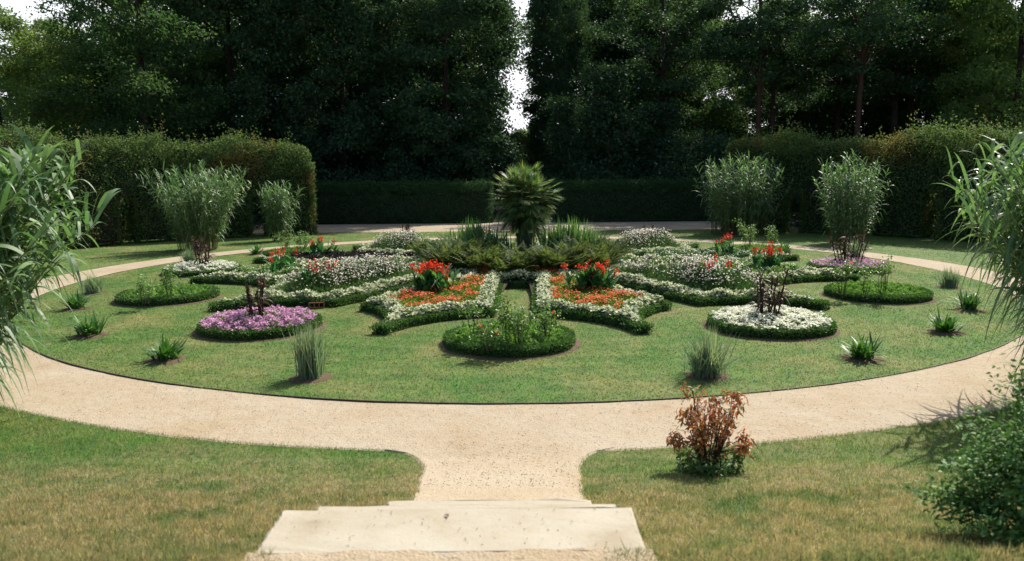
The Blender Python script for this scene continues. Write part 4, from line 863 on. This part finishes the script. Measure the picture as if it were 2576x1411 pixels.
# ------------------------------------------------------------------ hedges
def hedge(name, label, path, thick, H, openings, seed, mat, dens, ragged=.3, Ls=.09, patch=None, group=None, rnd=(0, 0)):
    """clipped hedge along a path of (x, y): openings are (s0, s1, height) in metres along it"""
    rng = np.random.default_rng(seed); path = np.asarray(path, float); sg = np.linalg.norm(np.diff(path, axis=0), axis=1); S = np.concatenate([[0], np.cumsum(sg)]); tot = S[-1]
    def pt(s, off):                                            # off 0 = face towards the garden
        x = np.interp(s, S, path[:, 0]); y = np.interp(s, S, path[:, 1]); e = .05
        tx = np.interp(s + e, S, path[:, 0]) - np.interp(s - e, S, path[:, 0]); ty = np.interp(s + e, S, path[:, 1]) - np.interp(s - e, S, path[:, 1]); l = np.hypot(tx, ty)
        return np.stack([x - ty / l * off, y + tx / l * off], -1), np.stack([tx / l, ty / l], -1)
    root = thing(name, label, 'hedge', (path[len(path) // 2][0], path[len(path) // 2][1], 0), group); o = np.array([*root.location])
    cut = sorted(openings); edges = [0]; 
    for a, b, _ in cut: edges += [a, b]
    edges.append(tot); mb = MB(); ins = .16; TOP = 0.2 if ragged <= .2 else (1.5 if H > 3 else .5)
    def prism(s0, s1, z0, z1, top=True):
        n = max(2, int((s1 - s0) / .5) + 1); s = np.linspace(s0, s1, n); f, _ = pt(s, ins); b, _ = pt(s, thick - ins)
        if top and TOP > .3:                                       # thinning towards the untrimmed top
            f2, _ = pt(s, thick * .44); b2, _ = pt(s, thick * .56); wv = z1 + .25 * np.sin(s * 1.7) - .2
            V = np.concatenate([np.column_stack([f, np.full(n, z0)]), np.column_stack([f2, wv + TOP - .35]), np.column_stack([b, np.full(n, z0)]), np.column_stack([b2, wv + TOP - .35])]) - o
            fm, _ = pt(s, ins); bm, _ = pt(s, thick - ins)
            VV = np.concatenate([np.column_stack([q, zz]) for q, zz in ((f, np.full(n, z0)), (fm, wv - .5), (f2, wv + TOP - .35), (b2, wv + TOP - .35), (bm, wv - .5), (b, np.full(n, z0)))]) - o; k = np.arange(n - 1)
            mb.add(VV, [np.concatenate([np.stack([k + i * n, k + 1 + i * n, k + 1 + (i + 1) * n, k + (i + 1) * n], -1) for i in range(5)]), np.array([[0, n, 2 * n, 3 * n, 4 * n, 5 * n], [n - 1, 2 * n - 1, 3 * n - 1, 4 * n - 1, 5 * n - 1, 6 * n - 1]])]); return
        V = np.concatenate([np.column_stack([q, np.full(n, z)]) for q in (f, b) for z in (z0, z1)]) - o; k = np.arange(n - 1)
        mb.add(V, [np.concatenate([np.stack([k + a, k + 1 + a, k + 1 + b_, k + b_], -1) for a, b_ in ((0, n), (2 * n, 3 * n), (n, 3 * n), (0, 2 * n))]), np.array([[0, n, 3 * n, 2 * n], [n - 1, 2 * n - 1, 4 * n - 1, 3 * n - 1]])])
    for i in range(0, len(edges), 2):
        if edges[i + 1] - edges[i] > .3: prism(edges[i] + ins, edges[i + 1] - ins, .12, H - TOP)
    for a, b, h in cut: prism(a - ins, b + ins, h + .12, H - TOP - .005)
    n = int(tot * H * dens); s = rng.uniform(0, tot, n); z = H * rng.uniform(.0, 1, n); back = rng.uniform(0, 1, n) < .25
    keep = np.ones(n, bool)
    for a, b, h in cut: keep &= ~((s > a) & (s < b) & (z < h))
    s, z, back = s[keep], z[keep], back[keep]; n = len(s)
    lump = (.13 if ragged > .2 else .05) * np.sin(s * 2.1 + 1.3 * np.sin(z * 1.7 + seed)) * np.sin(z * 2.4 + .8 * np.sin(s * 1.3)) + rng.normal(0, .09 if ragged > .2 else .06, n)
    if ragged > .2: lump += .09 * np.sin(s * 6.3 + 2 * np.sin(z * 3.1)) * np.sin(z * 5.7 + s); thin_ = np.sin(s * 3.7 + 1.7 * np.sin(z * 2.9 + seed)) * np.sin(z * 4.3 + 1.2 * np.sin(s * 2.2)); lump -= .12 * (thin_ < -.35)
    lump -= (.30 if ragged > .2 else .1) * np.clip((z - H + .8) / .8, 0, 1) ** 2
    off = np.where(back, thick + lump, -lump); p, tg = pt(s, off); nn = np.stack([-tg[:, 1], tg[:, 0]], 1) * np.where(back, 1, -1)[:, None]
    pos = np.column_stack([p, z]); dd = np.column_stack([nn * .7, np.full(n, -.25)]) + rdir(rng, n)
    nt_ = int(tot * thick * dens * (2.6 if ragged > .2 else 1.5)); st_ = rng.uniform(0, tot, nt_); of = rng.uniform(-.02, thick, nt_); p, _ = pt(st_, of)
    rag = ragged * (.35 + .65 * np.abs(np.sin(st_ * 1.9 + 2 * np.sin(st_ * .7)))) * rng.uniform(0, 1, nt_) ** 2.5
    pos = np.concatenate([pos, np.column_stack([p, H - .12 + rag + rng.normal(0, .06, nt_) - (rng.uniform(0, TOP, nt_) if ragged > .2 else 0)])]); dd = np.concatenate([dd, np.array([0, 0, .5]) + rdir(rng, nt_)])
    ns = int(tot * 9 * (ragged > .2)); s_ = rng.uniform(0, tot, ns); of = rng.uniform(0, thick, ns); p, _ = pt(s_, of); hh = ragged * rng.uniform(.4, 2.1, ns)
    if ns:
        k = np.repeat(np.arange(ns), 9); u = rng.uniform(0, 1, len(k)); pos = np.concatenate([pos, np.column_stack([p[k] + rng.normal(0, .05, (len(k), 2)), H - .15 + hh[k] * u])]); dd = np.concatenate([dd, rdir(rng, len(k)) + (0, 0, .3)])
    for q, sgn in [(0, -1), (tot, 1)] + [(a, 1) for a, b, h in cut] + [(b, -1) for a, b, h in cut]:   # ends and jambs
        hh = H if q in (0, tot) else [h for a, b, h in cut if q in (a, b)][0]; m = int(thick * hh * dens * 1.1); of = rng.uniform(0, thick, m); p, tg = pt(np.full(m, q), of); p = p + tg * (sgn * rng.normal(0, .07, m))[:, None]
        pos = np.concatenate([pos, np.column_stack([p, rng.uniform(0, hh, m)])]); dd = np.concatenate([dd, np.column_stack([tg * sgn * .7, 0 * of]) + rdir(rng, m)])
    if ragged > .2 and H > 3:                                       # rounded free ends, uneven growth along the top
        aS = np.concatenate([s, st_, s_[k] if ns else []]); m0 = len(aS); z_ = pos[:m0, 2]
        und = .22 * np.sin(aS * .9 + seed) + .13 * np.sin(aS * 2.3 + 1)
        pos[:m0, 2] += und * np.clip((z_ - H + 1.6) / 1.6, 0, 1.2)
        e_ = np.minimum(aS if rnd[0] else aS + 99, tot - aS if rnd[1] else 99 + 0 * aS); rr_ = .75; up_ = np.clip(z_ - (H - rr_), 0, None); cut_ = (e_ < rr_) & (up_ > 0) & ((rr_ - e_) ** 2 + up_ ** 2 > rr_ ** 2)
        zz = np.where(cut_, H - rr_ + np.sqrt(np.maximum(rr_ ** 2 - (rr_ - e_) ** 2, 0)) * np.random.default_rng(5).uniform(.7, 1, m0), pos[:m0, 2]); pos[:m0, 2] = zz
        j_ = pos[m0:, 2] > H - rr_ - .2; pos[m0:, 2] = np.where(j_, (H - rr_ - .2) * np.random.default_rng(6).uniform(.1, 1, len(pos) - m0), pos[m0:, 2])
    pos[:, 2] = np.maximum(pos[:, 2], .02); N = len(pos); L = Ls * rng.uniform(.65, 1.3, N); lf = MB()
    mi = np.zeros(N, bool)
    if patch is not None:
        for a, b, z0, z1 in patch:
            w = rng.normal(0, .25, N); sx = np.concatenate([s, np.full(N - len(s), -99.)]); mi |= (sx + w > a) & (sx + w < b) & (pos[:, 2] > z0) & (pos[:, 2] < z1)
    for sel, m in ((~mi, 1), (mi, 2)):
        if sel.any(): leaves(lf, pos[sel] - o, dd[sel], rdir(rng, int(sel.sum())), L[sel], L[sel] * .62, m)
    mb.v += lf.v; mb.f += [(f + mb.n, m, q) for f, m, q in lf.f]; mb.n += lf.n
    mb.build('foliage', [M['core'], M[mat], M['copper']], root)
    tr = []; K_ = np.linspace(0, 1, 4)
    for a, b, h in cut:
        for q in (a - .05, b + .05):
            p, _ = pt(np.array([q]), np.array([thick * .5])); tr.append(np.column_stack([np.repeat(p, 4, 0) + rng.normal(0, .02, (4, 2)), K_ * min(h, 2.2)]))
    for q in tr:
        tb = MB(); tubes(tb, q[None] - o, np.array([[.06, .05, .05, .045]]), 0, 7); tb.build('trunk', M['bark'], root)
def arc(th0, th1, n=40):
    th = np.radians(np.linspace(th0, th1, n)); a = np.abs(np.degrees(th)); r = np.interp(a, [31, 52, 90], [19.3, 20.9, 21.2])
    return np.stack([.2 + r * np.sin(th), 21.6 + r * np.cos(th)], 1)
def arclen(th0, th1): p = arc(th0, th1, 60); return np.linalg.norm(np.diff(p, axis=0), axis=1).sum()
def ops(th0, ths, w=.85, h=2.0): return [(arclen(th0, t) - w / 2, arclen(th0, t) + w / 2, h) for t in ths]
sl = arclen(-80, -58.5)
hedge('clipped_hedge', 'tall curving arcade hedge with brown tinged leaves behind the near broad-leaved reed', arc(-80, -50.05), 1.3, 4.75, sorted(ops(-80, [-72, -63.5, -55])), 161, 'hedge', 560, .45, patch=[(arclen(-80, -59.2), arclen(-80, -57), .0, 2.3)], group='tall arcade hedges')
hedge('clipped_hedge', 'end section of the tall arcade hedge, its free end sunlit beside the smallest reed', arc(-49.9, -31.6), 1.3, 4.55, sorted(ops(-49.9, [-46.8, -39])), 162, 'hedge', 560, .45, .10, group='tall arcade hedges', rnd=(0, 1))
def rev(p): return p
hedge('clipped_hedge', 'tall curving arcade hedge in shade with sunlit top, behind the upright reed clump', arc(32.5, 80), 1.3, 4.55, sorted(ops(32.5, [41.8, 50, 58, 66.5])), 163, 'hedge', 560, .5, .10, group='tall arcade hedges', rnd=(1, 0))
hedge('low_hedge', 'low dark clipped hedge along the sunlit half of the far path', [(-13.2, 45.9), (-1.25, 46.0)], 1.3, 2.5, [], 164, 'hedge_dark', 520, .24, .085, group='low hedges along the far path')
hedge('low_hedge', 'low dark clipped hedge along the shaded half of the far path', [(2.55, 46.0), (14.5, 45.9)], 1.3, 2.5, [], 165, 'hedge_dark', 520, .24, .085, group='low hedges along the far path')

# ------------------------------------------------------------------ trees
def tree_meshes(seed, H, lo, rad, shape, nclump, per, L, mat, bark='bark', tr=.3, flat=.55, nlimb=14, cr=(.55, 1.05)):
    rng = np.random.default_rng(seed); tk = MB(); K = np.linspace(0, 1, 10)
    bend = np.stack([np.sin(K * 2 + seed) * .012 * H * K, np.cos(K * 1.7 + seed) * .012 * H * K, K * H * .93], 1); tubes(tk, bend[None], (tr * (1 - .82 * K) + .05 * np.exp(-K * 30))[None], 0, 9)
    u = rng.uniform(0, 1, nclump) ** .9; z = lo + (H - lo) * u
    if shape == 'box': pr = np.minimum(1, ((1.03 - u) / .2) ** .5) * np.minimum(1, .92 + u)
    elif shape == 'cone': pr = (1.02 - u) ** .75 * np.minimum(1, .5 + u * 5)
    else: pr = np.sqrt(np.clip(1 - (2 * u * .97 - .9) ** 2 * .95, .02, 1))
    rr = rng.uniform(.05, 1, nclump) ** .45 * pr * rad; a = rng.uniform(0, 6.28, nclump); C = np.stack([rr * np.cos(a), rr * np.sin(a), z], 1)
    nb = max(12, nclump // 9); bo = C[:nb] * (1.06, 1.06, 1); kb = rng.integers(0, nb, nclump); pull = rng.uniform(0, 1, nclump) < .62   # clumps gather into boughs
    C[pull] = bo[kb[pull]] + rng.normal(0, 1, (int(pull.sum()), 3)) * ((.75, .75, .38) if shape != 'box' else (.55, .55, .5)) * (rad / 4.5)
    if shape == 'box': q_ = np.hypot(C[:, 0], C[:, 1]); C[:, :2] *= np.minimum(1, rad * 1.02 / np.maximum(q_, .1))[:, None]
    C[:, 2] = np.clip(C[:, 2], lo * .8, H + .5)
    for i in rng.choice(nclump, nlimb, replace=False):
        zb = max(lo * .85, C[i, 2] - .55 * np.hypot(C[i, 0], C[i, 1]) - .4); b = np.array([np.interp(zb, bend[:, 2], bend[:, 0]), np.interp(zb, bend[:, 2], bend[:, 1]), zb]); q = np.linspace(0, 1, 5)[:, None]
        tubes(tk, (b + (C[i] - b) * q + np.array([0, 0, .3]) * np.sin(q * np.pi) + rng.normal(0, .05, (5, 3)))[None], (tr * .28 * (1 - .8 * q[:, 0]))[None], 0, 5)
    R_ = rng.uniform(*cr, nclump); k = np.repeat(np.arange(nclump), per); n = len(k); g = rng.normal(0, .52, (n, 3)) * R_[k][:, None] * (1, 1, flat)
    out = nrm(C[k] * (1, 1, .15) + 1e-3); pos = C[k] + g; pos[:, 2] -= .25 * np.hypot(g[:, 0], g[:, 1])
    d = nrm(rdir(rng, n) + out * .5 + np.array([0, 0, -.35])); N = nrm(np.array([0, 0, 1.]) + .75 * rdir(rng, n)); Lr = L * rng.uniform(.6, 1.3, n)
    cw = MB(); leaves(cw, pos, d, N, Lr, Lr * .62)
    return tk, cw, M[mat], M[bark]
def tree(name, args, label, group):
    tk, cw, m, b = tree_meshes(*args[0], **args[1]); t = thing(name, label, 'tree', (0, 0, 0), group)
    tk.build('trunk', b, t); cw.build('crown', m, t); return t
G = 'trees of the surrounding wood'
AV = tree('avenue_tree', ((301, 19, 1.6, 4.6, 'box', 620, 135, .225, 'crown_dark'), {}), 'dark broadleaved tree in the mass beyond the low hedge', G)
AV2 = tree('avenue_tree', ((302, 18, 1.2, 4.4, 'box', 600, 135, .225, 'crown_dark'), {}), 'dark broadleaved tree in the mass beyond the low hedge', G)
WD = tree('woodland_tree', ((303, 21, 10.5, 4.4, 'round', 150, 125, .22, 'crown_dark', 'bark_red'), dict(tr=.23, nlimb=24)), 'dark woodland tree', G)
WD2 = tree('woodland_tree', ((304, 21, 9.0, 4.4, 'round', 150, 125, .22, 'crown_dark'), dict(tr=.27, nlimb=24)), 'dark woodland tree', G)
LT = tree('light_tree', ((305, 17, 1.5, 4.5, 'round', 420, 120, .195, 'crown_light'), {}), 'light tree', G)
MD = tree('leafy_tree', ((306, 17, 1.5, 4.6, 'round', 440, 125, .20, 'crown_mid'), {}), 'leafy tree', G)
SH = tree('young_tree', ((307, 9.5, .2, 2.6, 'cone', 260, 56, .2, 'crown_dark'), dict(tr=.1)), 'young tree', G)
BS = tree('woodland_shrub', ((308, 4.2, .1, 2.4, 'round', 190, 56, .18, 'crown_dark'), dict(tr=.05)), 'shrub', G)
used = set(); trng = np.random.default_rng(12)
def place(T, x, y, label, s=1.0, sz=None, rz=None, group=G):
    rz = trng.uniform(0, 6.28) if rz is None else rz; scl = (s, s, s if sz is None else sz)
    if T.name not in used:
        used.add(T.name); T.location = (x, y, 0); T.rotation_euler = (0, 0, rz); T.scale = scl; T['label'] = label; T['group'] = group; return T
    return dup(T, (x, y, 0), rz, scl, label, group)
BK = 'dark tree deep in the wood, seen only between nearer trees'
# the dark mass beyond the sunlit low hedge
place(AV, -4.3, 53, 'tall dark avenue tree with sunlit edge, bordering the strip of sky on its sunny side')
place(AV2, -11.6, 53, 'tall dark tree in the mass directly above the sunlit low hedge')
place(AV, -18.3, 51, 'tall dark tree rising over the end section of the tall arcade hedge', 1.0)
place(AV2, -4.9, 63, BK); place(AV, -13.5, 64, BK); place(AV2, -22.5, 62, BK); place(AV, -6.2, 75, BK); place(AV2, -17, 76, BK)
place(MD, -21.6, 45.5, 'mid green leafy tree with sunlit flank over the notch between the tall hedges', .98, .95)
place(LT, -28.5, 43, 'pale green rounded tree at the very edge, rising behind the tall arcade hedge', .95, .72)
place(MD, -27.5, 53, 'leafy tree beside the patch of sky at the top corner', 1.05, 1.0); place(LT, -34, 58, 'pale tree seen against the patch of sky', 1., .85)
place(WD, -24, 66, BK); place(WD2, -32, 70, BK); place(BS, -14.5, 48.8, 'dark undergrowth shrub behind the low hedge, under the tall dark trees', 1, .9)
# beyond the avenue gap
place(LT, 1.25, 86, 'sunlit bushy tree closing the foot of the strip of sky', .55, .46); place(SH, .8, 60, 'small conifer-like tree low in the avenue gap', .55, .42); place(LT, .55, 60, 'bright feathery young tree directly behind the palm, at the mouth of the avenue', .34, .36)
# right of the gap
place(AV2, 6.8, 68, 'tall dark avenue tree with feathery outline, bordering the strip of sky on its shaded side', 1.2, 1.08)
place(AV, 7.6, 80, BK, 1.2, 1.05); place(AV2, 13.5, 70, BK, 1.1, 1.0)
place(SH, 6.6, 51.5, 'young pointed tree standing in front of the dark trees, above the shaded low hedge', 1.1, 1.05); place(SH, 3.9, 53, 'slender dark young tree beside the avenue, above the shaded low hedge', .8, .85); place(SH, 10.4, 52.5, 'young tree between the pointed young tree and the bare trunks', 1, .8)
place(BS, 12.5, 50, 'dark shrub at the foot of the paired bare trunks', 1.2, 1.3); place(BS, 16, 49.5, 'dark shrub behind the end of the shaded arcade hedge', 1.1, 1.15); place(BS, 20, 47.5, 'dark shrub behind the shaded arcade hedge', 1.1, 1.1)
place(WD, 16.2, 50.5, 'slim straight bare trunk, slimmer one of the pair above the wide reed clump', 1, .84); place(WD2, 17.8, 52.5, 'slightly thicker bare trunk of the pair above the wide reed clump', .95, .84)
place(WD, 21.4, 47.5, 'single straight trunk rising directly from the sunlit top of the arcade hedge', 1.05, .84); place(WD2, 26.0, 52, 'thick reddish trunk leaning slightly, deep in the shaded wood', 1.05, .9); place(WD, 28.4, 54.5, 'tree with forked dark trunk near the specks of sky', 1.1, .88)
place(WD2, 24.3, 57, BK, 1, .9); place(MD, 32.0, 51, 'leafy tree with sky showing through its crown at the edge of the wood', 1.0, 1.0); place(LT, 29.8, 45.5, 'bright leafy tree at the very edge, beyond the arching reed', .9, .95)
place(MD, 13, 62, 'leafy tree glowing with light behind the paired bare trunks', 1., 1.02); place(WD2, 11, 56, BK, 1, .98); place(MD, 22.5, 66, 'leafy tree glowing with light behind the single straight trunk', 1, 1.0); place(MD, 31, 64, 'leafy backlit tree behind the forked trunk', 1.05, 1)
place(LT, 18, 74, 'sunlit pale tree glimpsed deep in the wood between the trunks', 1.1, 1.05); place(LT, 28, 76, 'sunlit pale tree glimpsed beyond the leaning reddish trunk', 1.2, 1.05); place(AV2, 13, 80, BK, 1.1, 1.05); place(AV, 38, 70, BK, 1.1, 1.0); place(AV, 23, 88, BK, 1.2, 1.0); place(AV2, 33, 88, BK, 1.2, 1.0)

for th, lab in ((-72, 'behind the opening nearest the edge'), (-63.5, 'behind the brown hedge pier'), (-55, 'behind the opening by the broad reed'), (-46.8, 'behind the broad reed'), (-39, 'behind the last opening'), (41.8, 'behind the first shaded opening'), (50, 'behind the upright reed'), (58, 'behind the dark doorway of the shaded hedge'), (66.5, 'behind the arching reed')):
    r = 25.5; place(BS, .2 + r * math.sin(R(th)), 21.6 + r * math.cos(R(th)), 'dark shrub ' + lab + ' in the tall hedge' if 'hedge' not in lab else 'dark shrub ' + lab, 1.0, .85)

# ------------------------------------------------------------------ litter on the gravel, undergrowth closing the wood
rng = np.random.default_rng(21); n = 2600
a = rng.uniform(-1.1, 1.1, n); r = LR + PW * rng.uniform(.02, 1, n); P = np.column_stack([LC[0] + r * np.sin(a), LC[1] - r * np.cos(a)])
P = np.concatenate([P, np.column_stack([rng.uniform(-.8, .6, 500), rng.uniform(6.2, 8, 500)])]); n = len(P); z = zt(P[:, 0], P[:, 1]) * (P[:, 1] < 7.7) + .040
d = rdir(rng, n) * (1, 1, .2); mb = MB(); leaves(mb, np.column_stack([P, z]), d, np.array([0, 0, 1.]) + .3 * rdir(rng, n), .022 * rng.uniform(.4, 1.6, n), .009, 0, .3)
tag(mb.build('leaf_litter', M['copper']), 'tiny dry leaf bits scattered on the sandy gravel path', 'litter', kind='stuff')
for i in range(34):
    x = -42 + i * 2.55 + trng.uniform(-.6, .6)
    if abs(x - .9) < 2.2: continue
    place(BS, x, 58 + trng.uniform(0, 9) + .12 * abs(x), 'dark undergrowth deep in the wood, seen only between trunks', trng.uniform(1.1, 1.5), trng.uniform(1.2, 1.7), group='undergrowth of the wood')

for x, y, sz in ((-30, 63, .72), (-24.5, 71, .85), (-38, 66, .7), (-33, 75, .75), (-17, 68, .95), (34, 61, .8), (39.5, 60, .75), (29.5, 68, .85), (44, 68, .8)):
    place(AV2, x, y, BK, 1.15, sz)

rng = np.random.default_rng(33); n = 70; P = np.column_stack([rng.uniform(-1.15, .55, n), 3.42 + .42 * rng.uniform(0, 1, n), np.full(n, 1.226)])
mb = MB(); leaves(mb, P, rdir(rng, n) * (1, 1, .15), np.array([0, 0, 1.]) + .3 * rdir(rng, n), .012 * rng.uniform(.3, 1.6, n), .006, 0, .3); leaves(mb, np.array([(-.37, 3.74, 1.226), (-.35, 3.72, 1.226)]), np.array([(.6, .2, .1), (.1, 1, .2)]), np.array([[0, 0, 1.], [.2, 0, 1]]), .035, .016)
tag(mb.build('leaf_litter', M['dark_canna']), 'small dark leaf bits lying on the topmost stone step', 'litter', kind='stuff')
place(AV, -9.5, 71, BK, 1.1, 1.0)
place(AV2, 3.85, 60, 'slender dark columnar tree lining the strip of sky, behind the palm', .5, 1.0)
